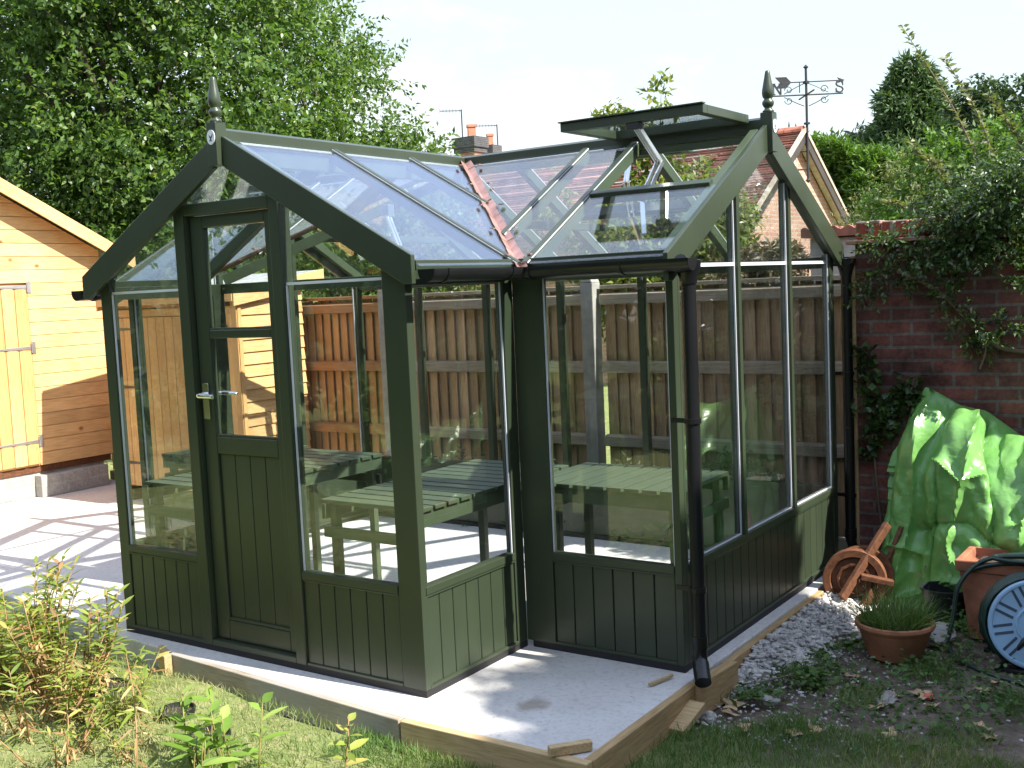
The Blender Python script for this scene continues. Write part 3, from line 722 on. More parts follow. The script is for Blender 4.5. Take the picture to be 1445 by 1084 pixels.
# finials
FP = [(0.0,0.0),(0.027,0.0),(0.028,0.008),(0.020,0.014),(0.017,0.022),(0.024,0.030),(0.029,0.042),(0.028,0.053),(0.020,0.062),(0.019,0.066),(0.026,0.075),(0.029,0.092),(0.028,0.108),(0.0235,0.132),(0.018,0.160),(0.0135,0.185),(0.0115,0.196),(0.009,0.201),(0.0,0.203)]
def finial(c, face_n):
    mb = MB(); x, y = c; mb.box((x-0.031,y-0.031,2.312), (x+0.031,y+0.031,2.500)); mb.prism([(-0.031,-0.031),(0.031,-0.031),(0.031,0.031),(-0.031,0.031)], (x,y,2.5005), (1,0,0), (0,1,0), (0,0,1), 0, 0.004)
    fo = G(mb, 'finial', bevel=0.006)
    mb = MB(); mb.lathe(FP, (x,y,2.505), 20); G(mb, 'turned_tip', parent=fo, bevel=0, smooth=True)
    # oval badge with a small dark bird
    n = Vector(face_n); u = Vector((0,0,1)).cross(n)*1.0; o = Vector((x,y,2.437)) + n*0.0315
    mb = MB(); mb.prism([(0.026*math.cos(t),0.033*math.sin(t)) for t in [2*math.pi*i/28 for i in range(28)]], o, u, (0,0,1), n, 0, 0.003); bo = G(mb, 'badge', 'badge_white', fo, bevel=0)
    mb = MB()
    for poly in ([(-0.012,0.012),(-0.004,0.004),(0.002,0.000),(-0.002,-0.010),(-0.007,0.000)], [(0.002,0.000),(0.014,0.016),(0.016,0.015),(0.006,-0.004),(-0.002,-0.010)], [(-0.002,-0.008),(0.004,-0.010),(0.006,-0.020),(-0.002,-0.014),(-0.010,-0.019),(-0.006,-0.010)]):
        mb.prism(poly, o, u, (0,0,1), n, 0.0032, 0.0042)
    G(mb, 'bird_mark', 'badge_dark', fo, bevel=0)
finial((RX+0.01,-0.058), (0,-1,0)); finial((X1+0.036,RY), (1,0,0)); finial((X0-0.036,RY), (-1,0,0))
# gutters, hoppers and downpipes
def gutter(p, q, out):
    p = Vector(p); q = Vector(q); d = (q-p).normalized(); o = Vector(out)
    outer = [(0.042*math.cos(t),0.042*math.sin(t)-0.004) for t in [math.pi + math.pi*i/12 for i in range(13)]]
    inner = [(0.038*math.cos(t),0.038*math.sin(t)-0.003) for t in [2*math.pi - math.pi*i/12 for i in range(13)]]
    ring = [(-0.042,0.006)] + outer + [(0.042,0.006),(0.038,0.006)] + inner + [(-0.038,0.006)]
    mb = MB(); k = len(ring); L = (q-p).length
    vs = [p + o*a + Vector((0,0,b)) for a, b in ring] + [q + o*a + Vector((0,0,b)) for a, b in ring]
    mb.add(vs, [(i,(i+1)%k,k+(i+1)%k,k+i) for i in range(k)])
    solid = [(-0.042,0.006)] + outer + [(0.042,0.006)]
    for e in (p, q): mb.prism(solid, e, o, (0,0,1), d, -0.002, 0.002)
    t = 0.09
    while t < L - 0.04:                                # brackets
        r = [(a*1.10,b*1.10) for a, b in solid]
        for off in (0, 0.014): pass
        inn = [(a*1.0, b*1.0+0.0) for a, b in solid]
        vs = [p + d*(t+dd) + o*a + Vector((0,0,b)) for dd in (0,0.016) for a, b in r]
        m_ = len(r); mb.add(vs, [tuple(reversed(range(m_))), tuple(range(m_,2*m_))] + [(i,(i+1)%m_,m_+(i+1)%m_,m_+i) for i in range(m_-1)])
        t += 0.46
    G(mb, 'gutter', 'black_plastic', bevel=0, smooth=True, auto=35)
GZ = 1.790
gutter((RX+1.155,-0.03,GZ), (RX+1.155,RY-1.155,GZ), (1,0,0)); gutter((RX+1.113,RY-1.155,GZ-0.001), (X1+0.150,RY-1.155,GZ-0.001), (0,-1,0))
gutter((RX-1.145,-0.05,GZ-0.005), (RX-1.145,RY-1.155,GZ-0.005), (-1,0,0)); gutter((X0-0.03,RY-1.155,GZ-0.001), (RX-1.113,RY-1.155,GZ-0.001), (0,-1,0))
gutter((X0-0.03,YB+0.095,GZ), (X1+0.05,YB+0.095,GZ), (0,1,0))
# fascia boards under the roof edge
for a, b in (((RX+1.085,-0.03,1.795),(RX+1.105,RY-1.11,1.835)),((RX-1.105,-0.03,1.795),(RX-1.085,RY-1.11,1.835)),((RX+1.106,RY-1.105,1.795),(X1+0.015,RY-1.085,1.836)),((X0-0.015,RY-1.105,1.795),(RX-1.106,RY-1.085,1.836))):
    mb = MB(); mb.box(a, b); G(mb, 'fascia')
def downpipe(x, y, foot, hop_dir):
    mb = MB()
    mb.lathe([(0.0,1.690),(0.035,1.690),(0.038,1.715),(0.052,1.755),(0.055,1.785),(0.048,1.788),(0.042,1.760),(0.0,1.720)], (x,y,0), 18)
    G(mb, 'rain_hopper', 'black_plastic', bevel=0, smooth=True, auto=40)
    mb = MB(); mb.tube([(x,y,1.73),(x,y,0.13),(x+foot[0]*0.25,y+foot[1]*0.25,0.075),(x+foot[0],y+foot[1],0.035)], 0.0305, 14)
    mb.tube([(x,y,0.20),(x,y,0.145)], 0.0345, 14)
    mb.tube([(x+foot[0]*0.2,y+foot[1]*0.2,0.085),(x+foot[0]*1.12,y+foot[1]*1.12,0.030)], 0.0355, 14)
    dp = G(mb, 'downpipe', 'black_plastic', bevel=0, smooth=True, auto=50)
    for z in (1.12, 0.40):
        mb = MB(); mb.tube([(x,y,z-0.011),(x,y,z+0.011)], 0.0365, 14); mb.box((x-0.098,y-0.006,z-0.010) if hop_dir == 'x' else (x-0.006,y-0.05,z-0.010), (x+0.0,y+0.006,z+0.010) if hop_dir == 'x' else (x+0.006,y+0.05,z+0.010))
        G(mb, 'pipe_clip', 'black_plastic', dp, bevel=0)
downpipe(X1+0.100, RY-1.090, (0.045,-0.075), 'x'); downpipe(X1+0.045, YB+0.085, (0.05,0.03), 'x')
mb = MB(); mb.tube([(X1+0.095,RY-1.155,GZ-0.012),(X1+0.100,RY-1.092,GZ-0.030)], 0.036, 12); G(mb, 'gutter_outlet', 'black_plastic', bevel=0)
# roof vents with auto openers
def vent(x0, x1, sgn):
    y0 = RY + sgn*0.045; z0 = ZR + (0.026 if sgn < 0 else 0.012); y1 = RY + sgn*0.575; z1 = ZR + (0.024 if sgn < 0 else -0.010)
    d = Vector((0,y1-y0,z1-z0)); L = d.length; d.normalize(); n = Vector((1,0,0)).cross(d)
    if n.z < 0: n = -n
    o = Vector((x0,y0,z0)); U = Vector((1,0,0)); w = x1-x0
    mb = MB()
    for a0,a1,b0,b1 in ((0,w,0,0.045),(0,w,L-0.045,L),(0,0.045,0.0455,L-0.0455),(w-0.045,w,0.0455,L-0.0455)):
        mb.prism([(a0,b0),(a1,b0),(a1,b1),(a0,b1)], o, U, d, n, -0.018, 0.024)
    vo = G(mb, 'roof_vent', bevel=0.003)
    mb = MB(); mb.prism([(0.0455,0.0455),(w-0.0455,0.0455),(w-0.0455,L-0.0455),(0.0455,L-0.0455)], o, U, d, n, 0.004, 0.008); G(mb, 'vent_pane', 'roof_glass', vo, bevel=0)
    mb = MB(); mb.prism([(-0.004,L-0.02),(w+0.004,L-0.02),(w+0.004,L+0.016),(-0.004,L+0.016)], o, U, d, n, 0.0245, 0.030); G(mb, 'drip_strip', parent=vo, bevel=0)
    c = x0 + w*0.52; e = o + U*(c-x0) + d*(L-0.03) - n*0.02
    k = Vector((c+0.05, RY + sgn*0.40, ZR-SL*0.40-0.03+0.085)); b = Vector((c+0.015, RY + sgn*0.525, ZR-SL*0.545-0.05))
    mb = MB()
    for s in (-0.012, 0.012):
        of = Vector((s,0,0)); mb.beam(e+of, k+of, 0.009, 0.020); mb.beam(k+of*1.3, b+of*1.3, 0.009, 0.020)
    mb.tube([e.lerp(k,0.12), e.lerp(k,0.92)], 0.011, 10); mb.beam(b, b+Vector((0.03,sgn*0.05,-0.16)), 0.022, 0.022)
    op = G(mb, 'vent_opener', 'alu', bevel=0.001)
    mb = MB(); mb.box(e-Vector((0.035,0.025,0.028)), e+Vector((0.035,0.02,0.012))); G(mb, 'bracket', 'black', op, bevel=0.003)
vent(2.045, 2.808, -1); vent(1.392, 2.214, 1)
# porch opener hanging under the glass
mb = MB(); a = Vector((1.60,0.42,2.06)); 
for s in (-0.010,0.010): mb.beam(a+Vector((0,s,0)), a+Vector((0.16,s-0.12,-0.15)), 0.008, 0.018)
mb.box(a-Vector((0.02,0.02,0.0)), a+Vector((0.02,0.02,0.05))); G(mb, 'vent_opener', 'alu', bevel=0.001)
# tie beams inside
mb = MB(); mb.box((0.0475,DP-0.02,1.745), (W-0.0475,DP+0.018,1.80)); G(mb, 'tie_beam', 'green_in')
for x in (0.39, 1.61):
    mb = MB(); mb.box((x-0.018,RY-0.6,2.02), (x+0.018,RY+0.6,2.06)); G(mb, 'collar_tie', 'green_in')

# ------------------------------------------------------------------ staging benches inside
def bench(L, Dp, loc, rz, label):
    H = 0.775; t = empty('staging_bench', loc, label, 'bench', 'slatted staging benches inside the greenhouse', rz)
    k = int(round(L/0.094)); w = L/k
    mb = MB()
    for i in range(k): mb.box((-L/2+i*w+0.008, -Dp/2-0.012, H-0.019), (-L/2+(i+1)*w-0.008, Dp/2+0.012, H))
    mb.build('slatted_top', M['green_in'], t, bevel=0.002, local=True)
    for s in (-1,1):
        mb = MB(); mb.box((-L/2, s*(Dp/2-0.012)-0.011, H-0.090), (L/2, s*(Dp/2-0.012)+0.011, H-0.0195)); mb.build('apron', M['green_in'], t, bevel=0.002, local=True)
    for sx in (-1,1):
        mb = MB(); mb.box((sx*(L/2-0.015)-0.010,-Dp/2+0.0025,H-0.175),(sx*(L/2-0.015)+0.010,Dp/2-0.0025,H-0.125)); mb.build('end_rail', M['green_in'], t, bevel=0.002, local=True)
    for sx in (-1,1):
        for sy in (-1,1):
            mb = MB(); cx, cy = sx*(L/2-0.045), sy*(Dp/2-0.046); mb.box((cx-0.0185,cy-0.0195,0.0), (cx+0.0185,cy+0.0195,H-0.0198)); mb.build('leg', M['green_in'], t, bevel=0.002, local=True)
    return t
bench(1.22, 0.58, (1.64,0.74,0.002), math.pi/2, 'slatted green bench in the right half of the porch, running front to back')
bench(1.22, 0.58, (0.355,0.74,0.002), math.pi/2, 'slatted green bench in the left half of the porch, nearest the big shed')
bench(0.82, 0.56, (2.385,1.155,0.002), 0.0, 'slatted green bench behind the right front window, beside the downpipe')
bench(0.70, 0.56, (-0.40,1.155,0.002), 0.0, 'slatted green bench in the left wing of the greenhouse, behind the door')
# ================================================================== ground, slab, timber
def ground():
    n = 90
    xs = np.concatenate([np.linspace(-90,-8,14), np.linspace(-7,7,200), np.linspace(8,60,10)]); ys = np.concatenate([np.linspace(-30,-5,8), np.linspace(-4.5,6,220), np.linspace(7,95,16)])
    X, Y = np.meshgrid(xs, ys); Z = np.full_like(X, GROUND)
    near = (np.abs(X) < 7.5) & (Y > -5) & (Y < 7)
    Z = Z + near*(0.012*np.sin(X*3.1+Y*1.7) + 0.010*np.sin(X*7.3-Y*5.1) + 0.008*np.sin(Y*9.7+X*4.4) - 0.015)
    Z = Z + rise(X, Y)
    V = np.stack([X, Y, Z], -1).reshape(-1, 3); w = len(xs); i = np.arange(len(ys)-1)[:, None]*w + np.arange(w-1)[None]
    F = np.stack([i, i+1, i+w+1, i+w], -1).reshape(-1, 4)
    o = np_mesh('ground', V, F, M['ground'], smooth=True); tag(o, 'lawn and bare earth of the back garden', None, None, 'structure')
ground()
mb = MB()
SP = [(2.915,-0.195),(2.1,-0.205),(1.3,-0.155),(0.52,-0.105),(0.1,-0.075),(-0.55,0.02),(-1.0,0.075),(-1.7,0.16),(-3.2,0.30),(-8.5,0.6),(-8.5,3.17),(2.915,3.0)]
mb.prism(SP, (0,0,0), (1,0,0), (0,1,0), (0,0,1), -0.16, 0.0)
tag(mb.build('concrete_path', M['slab'], bevel=0.006), 'pale new concrete base under the greenhouse, running left to the big shed', None, None, 'structure')
def timber(a, b, z0, z1, t, label, mat='timber', name='timber_edging', group='raw timber boards edging the concrete'):
    mb = MB(); a = Vector((a[0],a[1],(z0+z1)/2)); b = Vector((b[0],b[1],(z0+z1)/2)); mb.beam(a, b, t, z1-z0)
    o = mb.build(name, M[mat], bevel=0.004); tag(o, label, 'timber', group); return o
timber((0.53,-0.128), (2.085,-0.231), -0.13, 0.006, 0.036, 'pale timber edging board along the concrete below the greenhouse door', 'timber_grey')
timber((2.095,-0.231), (2.955,-0.217), -0.135, 0.005, 0.040, 'brown timber edging board along the front concrete corner')
timber((2.937,-0.195), (2.937,0.655), -0.13, 0.004, 0.038, 'timber edging board on the right side of the front concrete corner', 'timber_y')
timber((2.957,0.650), (2.985,0.985), -0.14, 0.012, 0.048, 'short nailed timber block by the foot of the black downpipe', 'timber_y', 'timber_block')
timber((2.938,0.992), (2.930,2.30), -0.13, -0.012, 0.034, 'long timber edging board below the greenhouse gable beside white rubble', 'timber_y')
mb = MB(); mb.beam((2.80,-0.245,0.025), (2.90,-0.115,0.022), 0.035, 0.035); tag(mb.build('wood_offcut', M['timber'], bevel=0.003), 'small wood offcut lying on the front corner of the concrete', 'offcut', 'wood offcuts lying about')
mb = MB(); mb.beam((2.985,0.40,-0.105), (2.99,0.60,-0.055), 0.075, 0.03); tag(mb.build('wood_offcut', M['timber'], bevel=0.003), 'wood offcut leaning on the earth below the timber block', 'offcut', 'wood offcuts lying about')
mb = MB(); mb.beam((2.795,0.545,0.012), (2.835,0.685,0.016), 0.014, 0.012); tag(mb.build('wood_splinter', M['timber'], bevel=0.002), 'thin wood splinter on the concrete below the greenhouse corner post', 'splinter')
mb = MB(); mb.beam((0.50,-0.165,-0.05), (0.56,-0.175,-0.05), 0.04, 0.12); mb.beam((0.42,-0.105,0.01), (0.52,-0.150,-0.01), 0.03, 0.02); tag(mb.build('timber_stake', M['timber'], bevel=0.003), 'short timber stake in the grass at the end of the pale edging board', 'stake')

# ================================================================== big shed (left)
XS = -4.3
bs_ = empty('big_shed', (XS-1.2, 1.5, 0.0), 'large honey-coloured timber shed with a boarded door at the left edge', 'shed')
def B(mb, name, mat, parent=None, bevel=0.003): return mb.build(name, M[mat], parent or bs_, bevel=bevel)
AY, AZ, SLB = 1.50, 3.02, 0.515
gab = [(-0.05,0.285),(3.02,0.285),(3.02,AZ-SLB*(3.02-AY)),(AY,AZ),(-0.05,AZ-SLB*(AY+0.05))]
mb = MB(); mb.prism(gab, (XS,0,0), (0,1,0), (0,0,1), (1,0,0), -0.06, -0.021)
z = 0.285
while z < AZ:
    p = clip(clip(gab, 0, -1, -z-0.002), 0, 1, z+0.1165)
    if len(p) > 2:
        for q in (clip(p, 1, 0, 0.745), clip(p, -1, 0, -2.255)) if z < 1.93 else (p,):
            if len(q) > 2: mb.prism(q, (XS,0,0), (0,1,0), (0,0,1), (1,0,0), -0.0205, 0.0)
    z += 0.1185
B(mb, 'wall', 'pine_v' if False else 'pine')
mb = MB(); mb.box((XS-3.0,3.0205,0.285), (XS-0.0605,3.04,2.215)); mb.box((XS-3.0,-0.07,0.285), (XS-0.0605,-0.051,2.215)); mb.box((XS-3.02,-0.05,0.285),(XS-3.001,3.02,2.21)); B(mb, 'wall', 'pine_x')
for s in (-1,1):
    mb = MB(); d = 1.80; pts = [(0.0,0.055),(s*d,0.055-SLB*d),(s*d,0.075-SLB*d),(0.0,0.075)]
    mb.prism([(AY+a, AZ+b) for a, b in pts], (XS,0,0), (0,1,0), (0,0,1), (1,0,0), -3.1, 0.16); B(mb, 'roof', 'felt', bevel=0)
    mb = MB(); pts = [(0.0,0.084),(s*1.80,0.084-SLB*1.80),(s*1.80,-0.045-SLB*1.80),(0.0,-0.045)]
    mb.prism([(AY+a, AZ+b) for a, b in pts], (XS,0,0), (0,1,0), (0,0,1), (1,0,0), 0.1602, 0.178); B(mb, 'bargeboard', 'pine')
    mb = MB(); pts = [(0.0,0.030),(s*1.78,0.030-SLB*1.78),(s*1.78,0.054-SLB*1.78),(0.0,0.054)]
    mb.prism([(AY+a, AZ+b) for a, b in pts], (XS,0,0), (0,1,0), (0,0,1), (1,0,0), 0.0005, 0.1598); B(mb, 'soffit_board', 'pine')
mb = MB(); n = 12; w = 1.50/n
for i in range(n):
    a, b = 0.750+i*w+0.0025, 0.750+(i+1)*w-0.0025; m_ = (a+b)/2
    mb.prism([(a,0.0),(b,0.0),(b,0.010),(m_+0.03,0.017),(m_-0.03,0.017),(a,0.010)], (XS,0,0.305), (0,1,0), (1,0,0), (0,0,1), 0, 1.60)
mb.box((XS-0.02,0.75,0.305),(XS-0.0005,2.25,1.905))
dr = B(mb, 'door', 'pine_v')
for z in (1.83, 1.28, 0.43):
    mb = MB(); zz = z + 0.08
    mb.prism([(2.235,-0.016),(2.235,0.016),(1.80,0.006),(1.80,-0.006)], (XS,0,zz), (0,1,0), (0,0,1), (1,0,0), 0.0175, 0.0215)
    mb.box((XS+0.0005,2.256,zz-0.055), (XS+0.006,2.292,zz+0.055)); mb.tube([(XS+0.022,2.246,zz-0.045),(XS+0.022,2.246,zz+0.045)], 0.008, 8)
    B(mb, 'hinge', 'hinge', dr, 0.001)
mb = MB(); mb.box((XS-3.0,-0.02,0.225), (XS-0.02,3.0,0.283)); B(mb, 'floor_bearer', 'barrow_wood')
mb = MB(); mb.box((XS-3.0,-0.03,0.001), (XS-0.035,2.93,0.2245)); mb.box((XS-0.0345,2.20,0.001),(XS+0.07,2.90,0.20)); B(mb, 'block_plinth', 'block', bevel=0.006)

# ================================================================== small shed (behind the greenhouse, left)
ss = empty('small_shed', (-2.6, 2.8, 0.0), 'small honey-coloured pent shed standing behind the greenhouse with its door facing forward', 'shed')
def S(mb, name, mat, parent=None, bevel=0.003): return mb.build(name, M[mat], parent or ss, bevel=bevel)
XA, XB, YA, YC = -3.42, -1.78, 2.45, 3.17
side = [(YA,0.10),(YC,0.10),(YC,1.83),(YA,1.665)]
mb = MB(); mb.prism(side, (XB,0,0), (0,1,0), (0,0,1), (1,0,0), -0.05, -0.0125)
z = 0.10
while z < 1.8:
    p = clip(clip(side, 0, -1, -z-0.001), 0, 1, z+0.098)
    if len(p) > 2:
        k = len(p); o = Vector((XB,0,0))
        lo = [o+Vector((-0.012,a,b)) for a,b in p]; hi = [o+Vector((0.010 - 0.014*(b-z)/0.1, a, b)) for a,b in p]
        mb.add(lo+hi, [tuple(reversed(range(k))), tuple(range(k,2*k))] + [(i,(i+1)%k,k+(i+1)%k,k+i) for i in range(k)])
    z += 0.099
S(mb, 'wall', 'pine')
mb = MB(); mb.box((XA+0.05,YA,0.10),(XA+0.08,YC,1.66)); mb.box((XA+0.081,YC-0.03,0.10),(XB-0.051,YC,1.80)); S(mb, 'wall', 'pine_v')
mb = MB(); mb.box((XA+0.05,YA-0.001,1.60),(XB-0.0505,YA+0.018,1.665)); mb.box((XA+0.05,YA-0.001,0.10),(XA+0.10,YA+0.018,1.5995)); mb.box((XB-0.12,YA-0.001,0.10),(XB-0.0505,YA+0.018,1.5995)); S(mb, 'door_frame', 'pine_v')
mb = MB(); mb.box((XB-0.050,YA-0.012,0.10),(XB+0.014,YA-0.002,1.70)); mb.box((XB+0.0142-0.002,YA-0.002,0.10),(XB+0.022,YA+0.035,1.69)); S(mb, 'corner_trim', 'pine_v')
mb = MB(); u0, u1 = XA+0.103, XB-0.123; n = 13; w = (u1-u0)/n
for i in range(n): mb.box((u0+i*w+0.0025,YA-0.006,0.14), (u0+(i+1)*w-0.0025,YA+0.008,1.595))
mb.box((u0,YA+0.0085,0.14),(u1,YA+0.016,1.595))
sd = S(mb, 'door', 'pine_v')
for z in (1.50, 1.00, 0.34):
    mb = MB(); mb.prism([(u0+0.01,-0.014),(u0+0.01,0.014),(u0+0.26,0.006),(u0+0.26,-0.006)], (0,YA-0.0062,z), (1,0,0), (0,0,1), (0,-1,0), 0, 0.005); mb.box((u0-0.035,YA-0.0075,z-0.06),(u0-0.004,YA-0.0015,z+0.06)); S(mb, 'hinge', 'hinge_dark', sd, 0.001)
mb = MB(); mb.box((u1-0.16,YA-0.018,1.47),(u1+0.02,YA-0.0065,1.51)); mb.box((u1-0.13,YA-0.024,1.455),(u1-0.10,YA-0.0185,1.47)); S(mb, 'latch', 'hinge_dark', sd, 0.001)
ang = math.atan2(1.93-1.785, 0.98)
def pent(mb, x0, x1, y0, y1, t0, t1):
    k = (1.93-1.785)/0.98; zz = lambda y: 1.785 + (y-2.40)*k
    mb.prism([(y0,zz(y0)+t0),(y1,zz(y1)+t0),(y1,zz(y1)+t1),(y0,zz(y0)+t1)], (0,0,0), (0,1,0), (0,0,1), (1,0,0), x0, x1)
mb = MB(); pent(mb, XA-0.06, XB+0.035, 2.40, 3.40, -0.028, 0.0); S(mb, 'roof', 'felt', bevel=0)
mb = MB(); pent(mb, XB+0.0355, XB+0.053, 2.39, 3.40, -0.122, 0.006); pent(mb, XA-0.0785, XA-0.061, 2.39, 3.40, -0.122, 0.006); S(mb, 'bargeboard', 'pine')
mb = MB(); mb.box((XA-0.06,2.382,1.70),(XB+0.035,2.3995,1.789)); S(mb, 'fascia', 'pine_x')
mb = MB(); mb.box((XA+0.06,YA+0.02,0.002),(XA+0.14,YC-0.02,0.098)); mb.box((XB-0.14,YA+0.02,0.002),(XB-0.06,YC-0.02,0.098)); S(mb, 'floor_bearer', 'barrow_wood')

# ================================================================== closeboard fence with concrete posts
YFN = 3.30
post_x = [-3.05, -0.955, 0.935, 2.80]
FX0 = -4.75
cp0 = None
plab = {-3.05:'grey concrete fence post hidden behind the small shed', -0.955:'grey concrete fence post where the orange boards meet the weathered boards', 0.935:'grey concrete fence post standing between two weathered fence bays behind the greenhouse', 2.80:'grey concrete fence post at the end of the brick wall'}
for x in post_x[1:]:
    mb = MB(); mb.box((x,YFN-0.11,GROUND), (x+0.10,YFN+0.0,1.715)); mb.prism([(0,0),(0.10,0),(0.085,0.03),(0.015,0.03)], (x,YFN-0.11,1.7155), (1,0,0), (0,0,1), (0,1,0), 0, 0.11)
    o = mb.build('concrete_post', M['concrete_post'], bevel=0.006); tag(o, plab[x], 'fence post', 'concrete fence posts')
for i, (x0, x1) in enumerate(zip(post_x[:-1], post_x[1:])):
    new = i == 0; a, b = (FX0 if new else x0+0.102), x1-0.002 - (0.022 if i == 2 else 0)
    fb = empty('fence_bay', ((a+b)/2,YFN,GROUND), ['newer orange closeboard fence bay beside the small shed', 'weathered closeboard fence bay left of the middle concrete post', 'weathered closeboard fence bay between the middle concrete post and the brick wall'][i], 'fence', 'bays of the closeboard fence')
    mb = MB(); x = a; rr = random.Random(5+i)
    if i == 2: a += 0.02; x = a
    while x < b-0.02:
        w = min(0.096 + rr.uniform(-0.006,0.006), b-x); top = 1.665 + rr.uniform(-0.006,0.006)
        y = YFN + rr.uniform(-0.002,0.002)
        g_ = 0.0045
        mb.add([(x+g_,y+0.008,GROUND+0.17),(x+w,y-0.011,GROUND+0.17),(x+w,y-0.001,GROUND+0.17),(x+g_,y+0.016,GROUND+0.17),(x+g_,y+0.008,top),(x+w,y-0.011,top),(x+w,y-0.001,top),(x+g_,y+0.016,top)],
               [(0,1,2,3),(7,6,5,4),(0,4,5,1),(1,5,6,2),(2,6,7,3),(3,7,4,0)])
        x += w
    mb.build('boards', M['fence_new' if new else 'fence_old'], fb)
    mb = MB(); mb.box((a,YFN+0.0165,GROUND+0.17),(b,YFN+0.024,1.64)); mb.build('back_boards', M['fence_old'], fb)
    for z in (1.60, 1.12, 0.60):
        mb = MB(); mb.prism([(-0.062,-0.038),(-0.012,-0.044),(-0.012,0.044),(-0.062,0.030)], (a,YFN,z), (0,1,0), (0,0,1), (1,0,0), 0, b-a); mb.build('rail', M['rail_new' if new else 'rail_old'], fb, bevel=0.004)
    mb = MB(); mb.box((a,YFN-0.05,1.668), (b,YFN+0.025,1.695)); mb.build('capping', M['rail_new' if new else 'rail_old'], fb, bevel=0.003)
    mb = MB(); mb.box((a,YFN-0.03,GROUND), (b,YFN+0.02,GROUND+0.165)); mb.build('gravel_board', M['concrete_post'], fb, bevel=0.004)

# ================================================================== brick garden wall on the right
YW = 2.95
wl = empty('brick_wall', (6.0,YW+0.11,GROUND), 'old red brick garden wall with a tiled brick coping, overgrown by a climber', 'wall')
mb = MB(); mb.box((2.945,YW,GROUND-0.05), (11.0,YW+0.22,1.862)); mb.build('masonry', M['brick_wall'], wl)
mb = MB(); r_ = random.Random(3); x = 2.905
while x < 11.0:
    w = 0.235 + r_.uniform(-0.01,0.01); dz = r_.uniform(-0.004,0.004)
    mb.box((x,YW-0.045+r_.uniform(-0.006,0.006),1.8645+dz), (x+w-0.008,YW+0.26,1.886+dz)); x += w
mb.build('creasing_tiles', M['tile_crease'], wl, bevel=0.003)
mb = MB(); x = 2.945
while x < 11.0:
    w = 0.075 + r_.uniform(-0.002,0.002); mb.box((x+0.005,YW+r_.uniform(-0.004,0.004),1.8935), (x+w-0.004,YW+0.215,1.992+r_.uniform(-0.004,0.004))); x += w
mb.build('coping', M['coping'], wl, bevel=0.006)
mb = MB(); mb.box((2.950,YW+0.012,1.8935),(11.0,YW+0.205,1.978)); mb.build('coping_mortar', M['concrete_post'], wl)
mb = MB(); mb.box((2.913,YW-0.01,GROUND),(2.9435,YW+0.10,1.80)); tag(mb.build('timber_post', M['timber_y'], bevel=0.004), 'thin tan timber post against the end of the brick wall, behind the rear downpipe', 'post')

# ================================================================== neighbouring bungalow
hx, hy = -2.10, 16.33
hs = empty('brick_bungalow', (-8.0,hy,GROUND), 'pale brick bungalow with a red clay tile roof behind the fence', 'house')
def H(mb, name, mat, parent=None, bevel=0): return mb.build(name, M[mat], parent or hs, bevel=bevel)
HSL, HZ, HW = 0.635, 4.30, 2.62
wallp = [(hy-2.28,GROUND),(hy+2.28,GROUND),(hy+2.28,HZ-0.18-HSL*2.28),(hy,HZ-0.18),(hy-2.28,HZ-0.18-HSL*2.28)]
mb = MB(); mb.prism(wallp, (hx-0.20,0,0), (0,1,0), (0,0,1), (1,0,0), -0.25, 0.0); H(mb, 'gable_wall', 'house_brick')
mb = MB(); mb.box((-15.0,hy-2.279,GROUND),(hx-0.452,hy-2.05,HZ-0.2-HSL*2.25)); mb.box((-15.0,hy+2.05,GROUND),(hx-0.452,hy+2.279,HZ-0.2-HSL*2.25)); H(mb, 'side_wall', 'house_brick_x')
nrow = 34
for s, nm in ((-1,'roof'),(1,'roof')):
    mb = MB(); r_ = random.Random(9)
    for i in range(nrow):
        u0 = HW*i/nrow; u1 = HW*(i+1)/nrow + 0.02
        for j in range(9 if s < 0 else 1):
            xa = -15.2 + (hx-0.03+15.2)*j/(9 if s < 0 else 1); xb = -15.2 + (hx-0.03+15.2)*(j+1)/(9 if s < 0 else 1)
            z0, z1 = HZ-HSL*u0, HZ-HSL*u1; dz = r_.uniform(-0.004,0.006)
            mb.add([(xa,hy+s*u0,z0+dz-0.03),(xb,hy+s*u0,z0+dz-0.03),(xb,hy+s*u1,z1+0.010+dz),(xa,hy+s*u1,z1+0.010+dz),(xa,hy+s*u0,z0-0.015+dz),(xb,hy+s*u0,z0-0.015+dz),(xb,hy+s*u1,z1+0.034+dz),(xa,hy+s*u1,z1+0.034+dz)],
                   [(0,3,2,1),(4,5,6,7),(0,1,5,4),(1,2,6,5),(2,3,7,6),(3,0,4,7)] if s > 0 else [(0,1,2,3),(7,6,5,4),(4,5,1,0),(5,6,2,1),(6,7,3,2),(7,4,0,3)])
    rf = H(mb, nm, 'roof_tile')
mb = MB(); x = -15.2
while x < hx-0.05:
    mb.prism([(0.13*math.cos(t),0.11*math.sin(t)-0.02) for t in [math.pi*i/8 for i in range(9)]], (x,hy,HZ), (0,1,0), (0,0,1), (1,0,0), 0.004, 0.33); x += 0.335
H(mb, 'ridge_tiles', 'ridge_tile', rf)
